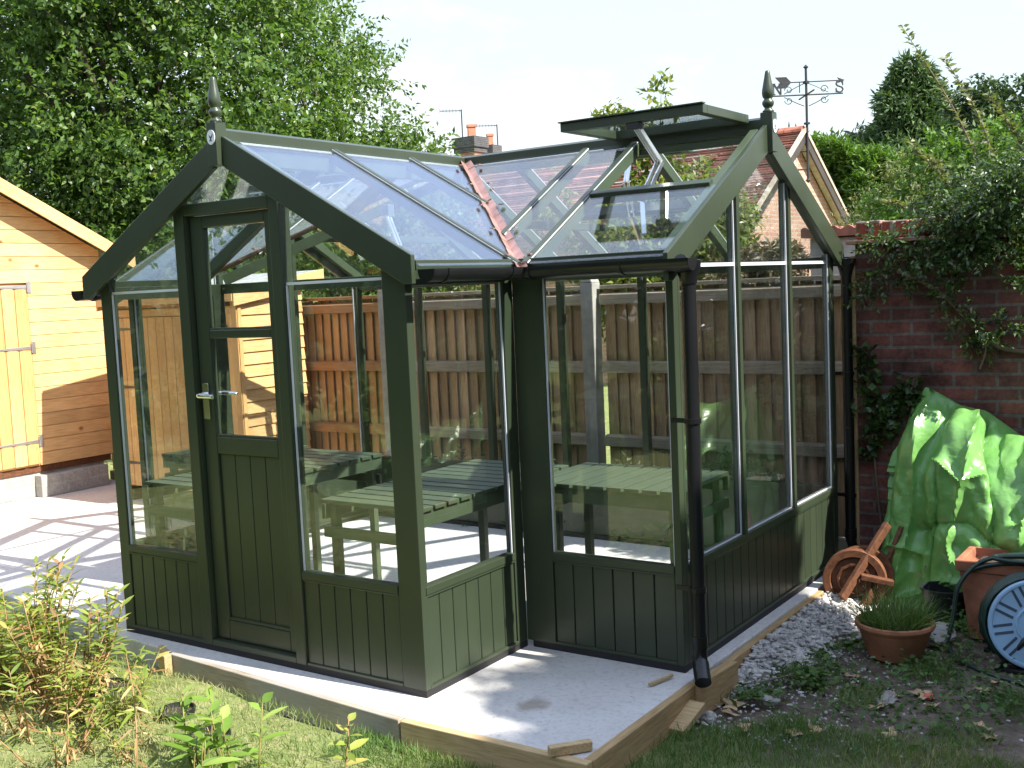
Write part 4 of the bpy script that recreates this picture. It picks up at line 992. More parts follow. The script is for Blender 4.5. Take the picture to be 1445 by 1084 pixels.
for s in (-1,1):
    mb = MB(); mb.prism([(hy,HZ+0.05),(hy+s*HW,HZ+0.045-HSL*HW),(hy+s*HW,HZ-0.03-HSL*HW),(hy,HZ-0.03)], (hx,0,0), (0,1,0), (0,0,1), (1,0,0), -0.045, 0.012); H(mb, 'verge', 'verge')
    mb = MB(); mb.prism([(hy,HZ-0.031),(hy+s*HW,HZ-0.031-HSL*HW),(hy+s*HW,HZ-0.22-HSL*HW),(hy,HZ-0.22)], (hx,0,0), (0,1,0), (0,0,1), (1,0,0), -0.04, -0.008); H(mb, 'bargeboard', 'dark_board')
    mb = MB(); mb.prism([(hy,HZ-0.10),(hy+s*(HW-0.05),HZ-0.10-HSL*(HW-0.05)),(hy+s*(HW-0.05),HZ-0.13-HSL*(HW-0.05)),(hy,HZ-0.13)], (hx,0,0), (0,1,0), (0,0,1), (1,0,0), -0.199, -0.042); H(mb, 'soffit', 'soffit')
mb = MB(); mb.box((hx-0.1995,hy-0.16,HZ-0.95),(hx-0.185,hy-0.02,HZ-0.42)); H(mb, 'vent_panel', 'soffit')
# weather vane on the gable
wv = empty('weather_vane', (hx+0.0,hy,3.35), 'black iron weather vane with an arrow and letters N and S on the bungalow gable', 'weather vane')
px_, py_ = hx+0.02, hy+0.02
ax = Vector((0.822,0.568,0)); bx = Vector((-0.568,0.822,0)); O = Vector((px_,py_,0))
mb = MB(); mb.tube([(px_,py_,3.42),(px_,py_,5.40)], 0.024, 8); mb.lathe([(0,-0.05),(0.05,0),(0,0.05)], (px_,py_,5.42), 10); mb.lathe([(0,-0.05),(0.055,0),(0,0.05)], (px_,py_,3.40), 10)
mb.lathe([(0,-0.02),(0.06,-0.02),(0.06,0.02),(0,0.02)], (px_,py_,5.15), 10); mb.lathe([(0,-0.015),(0.06,-0.015),(0.06,0.015),(0,0.015)], (px_,py_,4.42), 10)
mb.build('pole', M['iron'], wv)
mb = MB()
for z in (3.60, 3.93): mb.tube([(px_,py_,z),(px_-0.33,py_-0.18,z)], 0.016, 6)
mb.tube([(px_-0.33,py_-0.18,3.50),(px_-0.33,py_-0.18,4.02)], 0.016, 6); mb.build('bracket', M['iron'], wv)
mb = MB(); mb.tube([O-ax*0.62+Vector((0,0,4.93)), O+ax*0.66+Vector((0,0,4.93))], 0.015, 6); mb.tube([O-bx*0.5+Vector((0,0,4.93)), O+bx*0.5+Vector((0,0,4.93))], 0.015, 6)
for sx in (-1,1):                                      # scrolls
    for sz in (-1,1):
        pts = []
        for i in range(22):
            t = i/21; a = t*4.6*math.pi/2
            rad = 0.075*(1-t*0.75); pts.append(O + ax*sx*(0.32 + rad*math.cos(a)) + Vector((0,0,4.93 + sz*(0.02+0.07 + rad*math.sin(a)))))
        mb.tube(pts, 0.008, 5); mb.tube([O + ax*sx*0.04 + Vector((0,0,4.93+sz*0.20)), O + ax*sx*0.16 + Vector((0,0,4.93+sz*0.15)), O + ax*sx*0.40 + Vector((0,0,4.93+sz*0.03))], 0.008, 5)
mb.build('direction_bars', M['iron'], wv)
mb = MB(); zA = 5.16
mb.tube([O-ax*0.42+Vector((0,0,zA)), O+ax*0.60+Vector((0,0,zA))], 0.012, 6)
UP = Vector((0,0,1))
mb.prism([(-0.56,0.10),(-0.36,0.10),(-0.27,0.0),(-0.36,-0.10),(-0.56,-0.10),(-0.47,0.0)], O+Vector((0,0,zA)), ax, UP, bx, -0.010, 0.010)
mb.prism([(0.56,0.055),(0.70,0.0),(0.56,-0.055),(0.60,0.0)], O+Vector((0,0,zA)), ax, UP, bx, -0.010, 0.010)
mb.tube([O+ax*-0.12+Vector((0,0,zA)), O+ax*-0.12+Vector((0,0,zA-0.19))], 0.010, 6)
mb.build('arrow', M['iron'], wv)
def serif(letter, c):
    mb = MB(); P = lambda poly: mb.prism(poly, c, ax, UP, bx, -0.012, 0.012)
    if letter == 'N':
        for x in (-0.075,0.055): P([(x,0.0),(x+0.026,0.0),(x+0.026,0.20),(x,0.20)])
        P([(-0.076,0.20),(-0.040,0.20),(0.080,0.0),(0.046,0.0)]); 
        for x, z in ((-0.098,-0.001),(-0.098,0.186),(0.032,0.186)): P([(x,z),(x+0.07,z),(x+0.07,z+0.017),(x,z+0.017)])
    else:
        pts = [(0.060,0.150),(0.045,0.185),(0.0,0.203),(-0.045,0.188),(-0.060,0.150),(-0.040,0.118),(0.0,0.103),(0.045,0.085),(0.062,0.050),(0.045,0.015),(0.0,-0.001),(-0.045,0.014),(-0.062,0.050)]
        v = [c + ax*a + UP*b for a, b in pts]
        for p, q in zip(v[:-1], v[1:]): mb.beam(p, q + (q-p).normalized()*0.006, 0.024, 0.024, up=bx)
        P([(0.050,0.12),(0.068,0.12),(0.068,0.20),(0.050,0.20)]); P([(-0.070,0.0),(-0.052,0.0),(-0.052,0.08),(-0.070,0.08)])
    return mb.build('letter', M['iron'], wv)
serif('N', O - ax*0.53 + Vector((0,0,4.95))); serif('S', O + ax*0.60 + Vector((0,0,4.95)))

# ================================================================== distant house with two chimneys and aerials
dh = empty('distant_house', (-22.6,34.6,GROUND), 'distant brick house with two chimney stacks and television aerials above the greenhouse ridge', 'house')
def D(mb, name, mat, parent=None): return mb.build(name, M[mat], parent or dh)
mb = MB(); mb.box((-27,33.0,GROUND),(-18,39.0,4.2)); D(mb, 'wall', 'chimney_brick')
mb = MB(); mb.prism([(32.7,4.2),(39.3,4.2),(36.0,6.9)], (0,0,0), (0,1,0), (0,0,1), (1,0,0), -27.3, -17.7); drf = D(mb, 'roof', 'roof_tile')
def stack(cx, cy, w, d, z1, potdx, pr):
    mb = MB(); mb.box((cx-w*0.40,cy-d*0.40,5.0),(cx+w*0.40,cy+d*0.40,z1-0.62)); st = D(mb, 'chimney', 'chimney_brick', drf)
    mb = MB(); mb.box((cx-w*0.45,cy-d*0.45,z1-0.6195),(cx+w*0.45,cy+d*0.45,z1-0.42)); mb.box((cx-w/2,cy-d/2,z1-0.4195),(cx+w/2,cy+d/2,z1)); 
    o = mb.build('chimney_cap', M['chimney_dark'], dh)
    mb = MB(); mb.lathe([(0,0),(pr,0),(pr*0.95,0.40),(pr*1.18,0.42),(pr*1.18,0.52),(0,0.52)], (cx+potdx,cy,z1+0.0005), 4); 
    mb.build('chimney_pot', M['clay'], dh)
c1 = Vector((-22.20,33.33,7.85)); c2 = Vector((-23.86,37.08,8.01))
stack(c1.x, c1.y, 1.15, 1.0, c1.z, 0.1, 0.22); stack(c2.x, c2.y, 0.75, 0.7, c2.z, 0.0, 0.18)
for b, t, L in ((Vector((-23.06,33.95,7.4)), Vector((-23.07,34.0,9.18)), -0.9), (Vector((-23.60,37.3,7.8)), Vector((-23.61,37.3,8.94)), -0.9)):
    mb = MB(); mb.tube([(t.x,t.y,b.z-0.5),(t.x,t.y,t.z)], 0.03, 6)
    e = Vector((t.x,t.y,t.z-0.05)); q = e + ax*L + Vector((0,0,0.02)); mb.tube([e, q], 0.018, 5)
    for k in range(7):
        p = e.lerp(q, 0.1+0.9*k/6); mb.tube([p-Vector((0,0,0.09)), p+Vector((0,0,0.09))], 0.010, 4)
    mb.build('aerial', M['iron'], dh)

# small tiled pier between the greenhouse and the brick wall
tp = empty('tiled_pier', (2.80,3.60,GROUND), 'pale rendered pier with a wavy clay tile on top, beside the brick wall coping', 'pier')
mb = MB(); mb.box((2.50,3.45,GROUND),(2.99,3.75,1.93)); mb.build('render_block', M['soffit'], tp, bevel=0.006)
mb = MB(); n = 28; top = [(2.46+0.56*i/n, 0.012*math.sin(i*1.35)) for i in range(n+1)]
mb.prism([(a,1.99+b) for a, b in top] + [(a,1.935+b*0.0) for a, b in reversed(top)], (0,3.40,0), (1,0,0), (0,0,1), (0,1,0), 0, 0.38); mb.build('wavy_tile', M['ridge_tile'], tp)
# ================================================================== tarpaulin: a cloth sheet draped by a small solver
def drape():
    nx, ny = 84, 60; sx = 2.55
    rg = np.random.default_rng(4)
    s_ = np.linspace(0, 1, nx); sy = np.interp(s_, [0,0.25,0.5,1], [1.00,1.16,1.10,0.86])
    X = np.repeat((3.04 + sx*s_)[:, None], ny, 1); T = np.linspace(1, 0, ny)[None, :]
    Y = 2.915 - sy[:, None]*T
    P = np.stack([X, Y, 1.12 + 0.015*rg.normal(size=X.shape)], -1); Q = P.copy()
    dx = sx/(nx-1); dy = (sy/(ny-1))[:, None, None]
    kx = [3.16,3.21,3.27,3.34,3.42,3.52,3.66,3.85,4.3,4.8]; kz = [0.46,0.76,0.95,1.05,1.01,0.95,0.92,0.78,0.64,0.50]
    px = 3.16 + 1.62*s_; pin = np.stack([px, np.full(nx, 2.912), np.interp(px, kx, kz)], -1); start = P[:, -1].copy()
    caps = [((3.37,2.82,0.3),(3.35,2.80,0.98),0.07), ((3.30,2.78,0.70),(3.29,2.76,0.55),0.10), ((3.27,2.76,0.42),(3.30,2.76,0.25),0.12), ((3.55,2.72,0.78),(3.66,2.68,0.64),0.10), ((3.84,2.74,0.52),(4.5,2.74,0.46),0.17), ((3.66,2.80,0.2),(4.5,2.78,0.25),0.16), ((3.47,2.58,0.64),(3.45,2.54,0.15),0.05), ((3.74,2.54,0.56),(3.76,2.48,0.1),0.05), ((4.10,2.50,0.46),(4.5,2.50,0.46),0.07), ((3.70,2.46,0.27),(4.6,2.44,0.27),0.05), ((3.22,2.56,0.10),(3.28,2.60,-0.1),0.06)]
    def con(A, B, L, k):
        d = B - A; n = np.linalg.norm(d, axis=-1, keepdims=True); return d*(0.5*k*(n-L)/np.maximum(n, 1e-9))
    al = slice(None); cols = lambda sl: dy[sl]
    pairs = []
    for o in (0,1):
        pairs += [((slice(o,nx-1,2),al),(slice(o+1,nx,2),al),dx,1.0), ((al,slice(o,ny-1,2)),(al,slice(o+1,ny,2)),dy,1.0)]
    for o in (0,1):
        A_, B_ = slice(o,nx-1,2), slice(o+1,nx,2); m0 = len(range(*A_.indices(nx)))
        dd = np.sqrt(dx*dx + (0.5*(dy[A_][:m0] + dy[B_][:m0]))**2)
        pairs += [((A_,slice(0,ny-1)),(B_,slice(1,ny)),dd,0.35), ((A_,slice(1,ny)),(B_,slice(0,ny-1)),dd,0.35)]
    for o in (0,1,2,3):
        pairs += [((slice(o,nx-2,4),al),(slice(o+2,nx,4),al),2*dx,0.05), ((al,slice(o,ny-2,4)),(al,slice(o+2,ny,4)),2*dy,0.05)]
    for step in range(260):
        V = (P - Q)*0.96; Q = P.copy(); P = P + V; P[..., 2] -= 9.8*0.015**2
        g = min(1.0, step/70.0)
        for it in range(10):
            for a, b, L, k in pairs:
                m0 = min(P[a].shape[0], P[b].shape[0]); m1 = min(P[a].shape[1], P[b].shape[1])
                LL = L if np.isscalar(L) else L[:m0]
                A = P[a][:m0,:m1]; B = P[b][:m0,:m1]; c = con(A, B, LL, k); P[a][:m0,:m1] += c; P[b][:m0,:m1] -= c
            P[:, -1] = start*(1-g) + pin*g
            if it % 3 == 2:
                for (a, b, r) in caps:
                    a = np.array(a); b = np.array(b); ab = b - a
                    t = np.clip(((P - a)@ab)/(ab@ab), 0, 1)[..., None]; c = a + ab*t; d = P - c; n = np.linalg.norm(d, axis=-1, keepdims=True)
                    hit = (n < r)[..., 0]
                    if hit.any():
                        P[hit] = (c + d/np.maximum(n, 1e-6)*r)[hit]; Q[hit] = P[hit] - (P[hit]-Q[hit])*0.3
                lo = P[..., 2] < GROUND+0.02; P[..., 2] = np.maximum(P[..., 2], GROUND+0.02); Q[lo] = P[lo]
                P[..., 1] = np.minimum(P[..., 1], 2.925)
    def up(A, k):                                      # finer grid for the creases
        for ax_ in (0, 1):
            n0 = A.shape[ax_]; t = np.linspace(0, n0-1, (n0-1)*k+1); i0 = np.clip(t.astype(int), 0, n0-2); f = (t-i0)
            p0, p1, p2, p3 = (np.take(A, np.clip(i0+o, 0, n0-1), ax_) for o in (-1,0,1,2)); f = f.reshape([-1 if j == ax_ else 1 for j in range(A.ndim)])
            A = 0.5*(2*p1 + (p2-p0)*f + (2*p0-5*p1+4*p2-p3)*f*f + (3*p1-p0-3*p2+p3)*f**3)
        return A
    for _ in range(6): P[1:-1,1:-1] = 0.5*P[1:-1,1:-1] + 0.125*(P[2:,1:-1]+P[:-2,1:-1]+P[1:-1,2:]+P[1:-1,:-2])
    for _ in range(90):
        for e in (0, 1, 2, 3, 4, 5, -1, -2): P[e,1:-1] = 0.4*P[e,1:-1] + 0.3*(P[e,2:]+P[e,:-2])
    P = up(P, 3); nx, ny = P.shape[:2]
    # long sharp folds along lines of the sheet (s across, t up from the front hem)
    G_ = P.copy(); tu = np.gradient(G_, axis=0); tw = np.gradient(G_, axis=1); nn = np.cross(tu, tw); nn /= np.maximum(np.linalg.norm(nn, axis=-1, keepdims=True), 1e-9)
    nn = np.where((nn[...,1:2]*-1 + nn[...,2:3]) < 0, -nn, nn)
    S_, T_ = np.meshgrid(np.linspace(0,1,nx), np.linspace(0,1,ny), indexing='ij'); h = np.zeros_like(S_)
    folds = [([(.20,.97),(.24,.6),(.20,.3),(.26,0)],-.050,.030), ([(.13,.99),(.15,.6),(.12,.25),(.05,0)],.040,.028), ([(.28,.95),(.30,.7),(.27,.45),(.33,.2)],.050,.026), ([(.33,.95),(.37,.6),(.35,.35),(.45,.2)],-.055,.028),
             ([(.10,.12),(.25,.30),(.42,.36),(.55,.5)],.050,.024), ([(.12,.05),(.28,.22),(.45,.27),(.6,.38)],-.055,.028), ([(.42,.97),(.45,.7),(.42,.5)],.045,.024), ([(.05,.8),(.08,.4),(.03,.15)],-.03,.03), ([(.5,.95),(.52,.6),(.6,.4)],.04,.03),
             ([(.17,.5),(.30,.54),(.41,.45)],-.035,.02), ([(.40,.55),(.50,.62),(.62,.6)],.035,.02), ([(.22,.75),(.29,.68),(.34,.72)],.030,.018), ([(.46,.2),(.50,.5),(.47,.8)],-.03,.022), ([(.02,.3),(.10,.42),(.19,.40)],.03,.018), ([(.30,.02),(.36,.16),(.48,.14)],.035,.022), ([(.60,.9),(.63,.6),(.7,.3)],-.04,.03)]
    for pl, amp, wid in folds:
        dm = np.full(S_.shape, 9.0)
        for (s0,t0), (s1,t1) in zip(pl[:-1], pl[1:]):
            vx, vy = (s1-s0)*1.9, (t1-t0); ux, uy = (S_-s0)*1.9, T_-t0
            q = np.clip((ux*vx+uy*vy)/(vx*vx+vy*vy), 0, 1); dm = np.minimum(dm, np.hypot(ux-q*vx, uy-q*vy))
        h += 1.45*amp*np.exp(-dm/(wid*0.85))
    def facets(f, amp, rot, warp):                      # flat crumpled facets with straight creases: a jittered triangle lattice
        ss = S_*1.9 + warp*np.sin(T_*9+S_*5+rot); tt = T_ + warp*np.sin(S_*11-T_*6+2*rot)
        A_ = (ss*math.cos(rot) - tt*math.sin(rot))*f + 40; B_ = (ss*math.sin(rot)*0.9 + tt*math.cos(rot))*f*0.8 + 40
        i0 = A_.astype(int); j0 = B_.astype(int); u_ = A_-i0; v_ = B_-j0; H = rg.uniform(-1,1,(120,120))
        h00, h10, h01, h11 = H[i0,j0], H[i0+1,j0], H[i0,j0+1], H[i0+1,j0+1]
        return amp*np.where(u_+v_ < 1, h00+u_*(h10-h00)+v_*(h01-h00), h11+(1-u_)*(h01-h11)+(1-v_)*(h10-h11))
    h = h*0.8 + facets(5.5, 0.036, 0.5, 0.05) + facets(12.0, 0.021, 1.3, 0.03) + facets(27.0, 0.0085, 0.2, 0.02)
    edge = np.clip((1-T_)/0.06, 0, 1)*np.clip(S_/0.06, 0.15, 1)
    P += nn*(h*edge)[..., None]
    fl = np.clip((0.16-T_)/0.16,0,1)*np.clip((0.24-S_)/0.24,0,1); P[...,0] -= 0.03*fl; P[...,1] -= 0.01*fl
    P[...,1] = np.minimum(P[...,1], 2.932); Pn = P.reshape(-1,3)
    i = np.arange(nx-1)[:, None]*ny + np.arange(ny-1)[None]
    F = np.stack([i, i+ny, i+ny+1, i+1], -1).reshape(-1, 4)
    return Pn, F
tv, tf = drape()
o = np_mesh('tarpaulin', tv, tf, M['tarp'], smooth=True); o.data.set_sharp_from_angle(angle=math.radians(24))
md = o.modifiers.new('thick', 'SOLIDIFY'); md.thickness = 0.003
tag(o, 'shiny green tarpaulin draped in folds over a bulky load by the brick wall', 'tarpaulin')

# ================================================================== wooden wheelbarrow planter under the tarpaulin
wb = empty('wheelbarrow', (3.10,2.45,GROUND), 'weathered brown wooden wheelbarrow poking out from under the green tarpaulin', 'wheelbarrow')
ctr = Vector((3.095,2.36,0.052)); axw = Vector((0.22,-0.97,0.06)).normalized()
mb = MB(); mb.lathe([(0.128,-0.035),(0.163,-0.035),(0.166,-0.030),(0.166,0.030),(0.163,0.035),(0.128,0.035),(0.124,0.030),(0.124,-0.030),(0.128,-0.035)], ctr, 40, axw); wheel = mb.build('wheel', M['barrow_wood'], wb, smooth=True, auto=40)
mb = MB(); mb.lathe([(0.0,-0.012),(0.1,-0.012),(0.1235,-0.012),(0.1235,0.012),(0.098,0.014),(0.092,0.030),(0.080,0.030),(0.074,0.012),(0.030,0.010),(0.026,0.04),(0.0,0.04)], ctr, 11, axw); mb.build('hub', M['barrow_wood'], wheel)
c2_ = ctr - axw*0.12; mb = MB(); mb.lathe([(0.128,-0.035),(0.163,-0.035),(0.166,-0.030),(0.166,0.030),(0.163,0.035),(0.128,0.035),(0.124,0.030),(0.124,-0.030),(0.128,-0.035)], c2_ + Vector((0.035,0,0.0)), 40, axw)
mb.build('wheel', M['barrow_wood'], wb, smooth=True, auto=40)
mb = MB(); mb.beam((3.075,2.20,-0.015),(3.235,2.50,0.34), 0.030, 0.045); mb.build('shaft', M['barrow_wood'], wb, bevel=0.004)
mb = MB(); mb.beam((3.165,2.40,-0.10),(3.285,2.62,0.30), 0.028, 0.045); mb.build('shaft', M['barrow_wood'], wb, bevel=0.004)
mb = MB(); mb.beam((3.145,2.30,0.09),(3.30,2.36,0.055), 0.05, 0.03); mb.beam((3.15,2.26,-0.11),(3.20,2.33,0.02), 0.03, 0.045); mb.build('crossbar', M['barrow_wood'], wb, bevel=0.004)

# ================================================================== terracotta pot of grass
pc = Vector((3.478,1.745,GROUND+0.0))
gp = empty('flower_pot', pc, 'round terracotta pot of tufty grass standing on the bare earth', 'flower pot')
mb = MB(); mb.lathe([(0.0,0.0),(0.118,0.0),(0.126,0.012),(0.150,0.088),(0.153,0.091),(0.157,0.112),(0.160,0.115),(0.166,0.140),(0.178,0.143),(0.184,0.155),(0.182,0.168),(0.172,0.172),(0.164,0.165),(0.158,0.140),(0.0,0.138)], pc, 40); pt = mb.build('pot', M['terracotta'], gp, smooth=True, auto=35)
mb = MB(); mb.lathe([(0.0,0.152),(0.08,0.156),(0.161,0.146)], pc, 24); mb.build('soil', M['soil'], gp, smooth=True)
def tuft(center, rad, n, L, name, mat, parent=None, lean=0.7, droop=0.5, wd=0.0035, up=1.0):
    a = RNG.uniform(0, 2*math.pi, n); r = rad*np.sqrt(RNG.uniform(0, 1, n))
    P = np.array(center) + np.stack([r*np.cos(a), r*np.sin(a), np.zeros(n)], 1)
    D = np.stack([np.cos(a)*lean*RNG.uniform(0,1.2,n), np.sin(a)*lean*RNG.uniform(0,1.2,n), np.full(n, up)], 1) + RNG.normal(size=(n,3))*0.15
    U = unit(np.cross(D, RNG.normal(size=(n,3))))
    V, F, ix = strip_leaves(P, D, U, L*RNG.uniform(0.5,1.2,n), wd*RNG.uniform(0.7,1.3,n), 4, droop, [0.8,1,0.85,0.55,0.08])
    rnd = RNG.uniform(0, 1, n)
    return np_mesh(name, V, F, M[mat], parent, rnd[ix])
tuft(pc + Vector((0,0,0.148)), 0.15, 700, 0.15, 'grass', 'grass_green', gp, 0.85, 0.55)
mb = MB(); 
for q in ((0.05,0.02,0.12,0.10,0.27),(0.02,-0.03,-0.03,-0.02,0.20),(-0.05,0.0,-0.13,-0.05,0.18)):
    mb.tube([pc+Vector((q[0],q[1],0.15)), pc+Vector(((q[0]+q[2])/2*0.9,(q[1]+q[3])/2,0.15+q[4]*0.55)), pc+Vector((q[2],q[3],0.15+q[4]))], [0.0016,0.0014,0.001], 5)
    mb.lathe([(0,-0.006),(0.006,0),(0,0.008)], pc+Vector((q[2],q[3],0.15+q[4])), 6)
mb.build('flower_stalk', M['twig'], gp)

# ================================================================== terracotta trough and black tub
def flared(mb, cx, cy, w, d, z0, z1, fl=0.86, t=0.018):
    a = lambda s, z: [(cx-w/2*s,cy-d/2*s,z),(cx+w/2*s,cy-d/2*s,z),(cx+w/2*s,cy+d/2*s,z),(cx-w/2*s,cy+d/2*s,z)]
    rings = [a(fl,z0), a(0.985,z1-0.055), a(1.03,z1-0.053), a(1.05,z1-0.006), a(1.04,z1), a(0.95,z1), a(0.93,z1-0.05)]
    vs = [p for r in rings for p in r]; k = len(rings)
    mb.add(vs, [(3,2,1,0)] + [(i*4+j, i*4+(j+1)%4, (i+1)*4+(j+1)%4, (i+1)*4+j) for i in range(k-1) for j in range(4)] + [tuple((k-1)*4+j for j in range(4))])
tr = empty('terracotta_trough', (4.02,2.28,GROUND), 'square-cornered terracotta trough below the tarpaulin, with dark green hose looped over its rim', 'trough')
mb = MB(); flared(mb, 4.02, 2.28, 0.68, 0.30, GROUND+0.0, 0.275); mb.build('trough_body', M['terracotta_dark'], tr, bevel=0.006)
mb = MB(); mb.box((3.74,2.17,0.222),(4.30,2.39,0.245)); mb.build('soil', M['soil'], tr, bevel=0.01)
mb = MB(); mb.lathe([(0.0,0.0),(0.095,0.0),(0.115,0.17),(0.120,0.173),(0.120,0.186),(0.108,0.186),(0.10,0.03),(0.0,0.03)], (3.56,2.36,GROUND), 28); tag(mb.build('black_tub', M['bin'], smooth=True, auto=35), 'dark plastic tub in the shadow under the hem of the tarpaulin, left of the trough', 'tub')

# ================================================================== hose reel and hose
rc = Vector((4.06,1.84,0.098)); rn = Vector((0.36,-0.92,0.12)).normalized()
ru = Vector((0,0,1)).cross(rn).normalized(); rv = rn.cross(ru).normalized()
hr = empty('hose_reel', (rc.x,rc.y,GROUND), 'pale blue plastic hose reel standing at the right edge, wound with dark hose', 'hose reel')
mb = MB(); R0 = 0.200
mb.lathe([(0.0,-0.012),(R0-0.004,-0.012),(R0,-0.006),(R0,0.008),(R0-0.006,0.012),(R0-0.016,0.012),(R0-0.020,0.006),(0.088,0.006),(0.084,0.011),(0.078,0.011),(0.074,0.006),(0.050,0.006),(0.046,0.016),(0.0,0.016)], rc + rn*0.085, 56, rn); d1 = mb.build('disc', M['reel_blue'], hr, smooth=True, auto=30)
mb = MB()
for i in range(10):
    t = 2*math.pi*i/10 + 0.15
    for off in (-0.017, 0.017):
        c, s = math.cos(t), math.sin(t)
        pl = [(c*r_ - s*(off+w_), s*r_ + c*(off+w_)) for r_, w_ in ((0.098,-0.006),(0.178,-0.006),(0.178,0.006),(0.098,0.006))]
        mb.prism(pl, rc + rn*0.085, ru, rv, rn, 0.0062, 0.0076)  # raised dark bars paint the shade of recessed slots
mb.build('slot_shade_bars', M['reel_dark'], d1)
mb = MB(); mb.lathe([(0.0,-0.012),(R0,-0.012),(R0,0.010),(R0-0.02,0.012),(0.0,0.012)], rc - rn*0.10, 48, rn); mb.build('disc', M['reel_blue'], hr, smooth=True, auto=30)
mb = MB(); mb.lathe([(0.09,-0.088),(0.09,0.073)], rc, 24, rn); mb.build('drum', M['reel_blue'], hr, smooth=True)
for s in (0.125,-0.135):
    mb = MB(); c = rc + rn*s
    for sx in (-1,1): mb.tube([c, Vector((c.x,c.y,GROUND+0.02)) + Vector((sx*0.16,0,0))], 0.013, 8)
    mb.tube([Vector((c.x-0.18,c.y,GROUND+0.015)), Vector((c.x+0.18,c.y,GROUND+0.015))], 0.013, 8)
    mb.build('stand', M['bin'], hr, smooth=True)
ho = empty('garden_hose', (rc.x,rc.y,GROUND), 'dark green garden hose wound on the blue reel and looped over the terracotta trough', 'hose')
mb = MB(); pts = []; layers = ((0.105,7),(0.130,7),(0.155,7),(0.180,7),(0.207,7))
for li, (r_, k) in enumerate(layers):
    for i in range(k*20):
        t = i/20; off = -0.075 + 0.135*(t/k if li % 2 == 0 else 1-t/k)
        rr = r_ + 0.004*math.sin(i*0.9+li); pts.append(rc + ru*rr*math.cos(2*math.pi*t) + rv*rr*math.sin(2*math.pi*t) + rn*off)
mb.tube(pts, 0.0095, 7); mb.build('coil', M['hose'], ho, smooth=True)
def spline(ps, n=8):
    ps = [Vector(p) for p in ps]; out = []
    for i in range(len(ps)-1):
        p0, p1, p2, p3 = ps[max(i-1,0)], ps[i], ps[i+1], ps[min(i+2,len(ps)-1)]
        for k in range(n):
            t = k/n; out.append(0.5*((2*p1) + (p2-p0)*t + (2*p0-5*p1+4*p2-p3)*t*t + (3*p1-p0-3*p2+p3)*t**3))
    return out + [ps[-1]]
mb = MB()
mb.tube(spline([(3.66,1.98,GROUND+0.02),(3.68,2.02,0.02),(3.70,2.06,0.17),(3.80,2.12,0.285),(3.98,2.16,0.315),(4.15,2.14,0.31),(4.28,2.18,0.30),(4.22,2.27,0.305),(4.02,2.24,0.312),(3.84,2.17,0.300),(3.90,2.10,0.30),(4.10,2.09,0.305),(4.30,2.10,0.29),(4.38,2.16,0.25)]), 0.0105, 8)
mb.tube(spline([(3.74,2.10,0.235),(3.84,2.12,0.27),(4.0,2.13,0.287),(4.2,2.12,0.288),(4.36,2.06,0.25)]), 0.0105, 8)
mb.tube(spline([(3.66,1.98,GROUND+0.02),(3.74,1.80,GROUND+0.014),(3.88,1.66,GROUND+0.014),(4.06,1.58,GROUND+0.014),(4.24,1.55,GROUND+0.014)]), 0.0105, 8)
mb.build('loose_loop', M['hose'], ho, smooth=True)
mb = MB(); mb.tube([(3.74,1.235,GROUND+0.014),(3.775,1.245,GROUND+0.016)], [0.014,0.016], 10); tag(mb.build('hose_connector', M['red_plastic'], smooth=True, auto=40), 'small red plastic hose end lying among the dead leaves', 'hose end')

# ================================================================== stones, rubble, dead leaves
def rock(mb, c, r, seed, sub=1, squash=0.7):
    bm = bmesh.new(); bmesh.ops.create_icosphere(bm, subdivisions=sub, radius=1.0)
    rr = random.Random(seed); ph = [rr.uniform(0,6) for _ in range(6)]; ax_ = (rr.uniform(0.7,1.3), rr.uniform(0.7,1.3), rr.uniform(0.6,1.0)*squash)
    vs = []
    for v in bm.verts:
        k = 1 + 0.18*math.sin(3.1*v.co.x+ph[0]) + 0.16*math.sin(4.3*v.co.y+ph[1]) + 0.14*math.sin(3.7*v.co.z+ph[2]) + rr.uniform(-0.12,0.12)
        vs.append(Vector(c) + Vector((v.co.x*ax_[0], v.co.y*ax_[1], v.co.z*ax_[2]))*r*k)
    mb.add(vs, [tuple(v.index for v in f.verts) for f in bm.faces]); bm.free()
import bmesh
mb = MB(); rr = random.Random(21)
def mound():
    gx = np.linspace(2.962,3.36,46); gy_ = np.linspace(0.85,2.56,150); X, Y = np.meshgrid(gx, gy_, indexing='ij')
    wx = 0.05 + 0.30*np.clip((Y-0.85)/1.2,0,1)*(0.85+0.25*np.sin(Y*9)+0.15*np.sin(Y*23))
    h = np.clip(1-(X-2.962)/wx,0,1)**0.7*0.105*np.clip((Y-0.8)/0.5,0,1)*np.clip((2.60-Y)/0.15,0,1)
    rg = np.random.default_rng(8); e = rg.uniform(-1,1,X.shape)
    e = e + 0.8*np.sin(X*95+np.sin(Y*60)*2)*np.sin(Y*88+X*40)
    Z = np.where(h > 0.004, GROUND - 0.012 + h + e*0.010*np.clip(h/0.02,0,1), GROUND - 0.07)
    i = np.arange(45)[:,None]*150 + np.arange(149)[None]; F = np.stack([i,i+150,i+151,i+1],-1).reshape(-1,4)
    return np.stack([X,Y,Z],-1).reshape(-1,3), F
mv, mf = mound(); mb.add(mv.tolist(), mf.tolist())
for i in range(1700):
    y = rr.uniform(0.90, 2.52); wx = 0.05 + 0.30*max(0.0, min(1, (y-0.85)/1.2)); q = abs(rr.gauss(0, 0.55)); x = 2.965 + q*wx
    r = rr.choice([0.004,0.005,0.006,0.007,0.009,0.012,0.016]) * (0.7 if q > 1 else 1)
    hh = max(0,(1-min(1,q)))**0.7*0.105*min(1,(y-0.8)/0.5)
    rock(mb, (x, y, GROUND + hh - 0.006 + r*0.5), r, i, 1, 0.8)
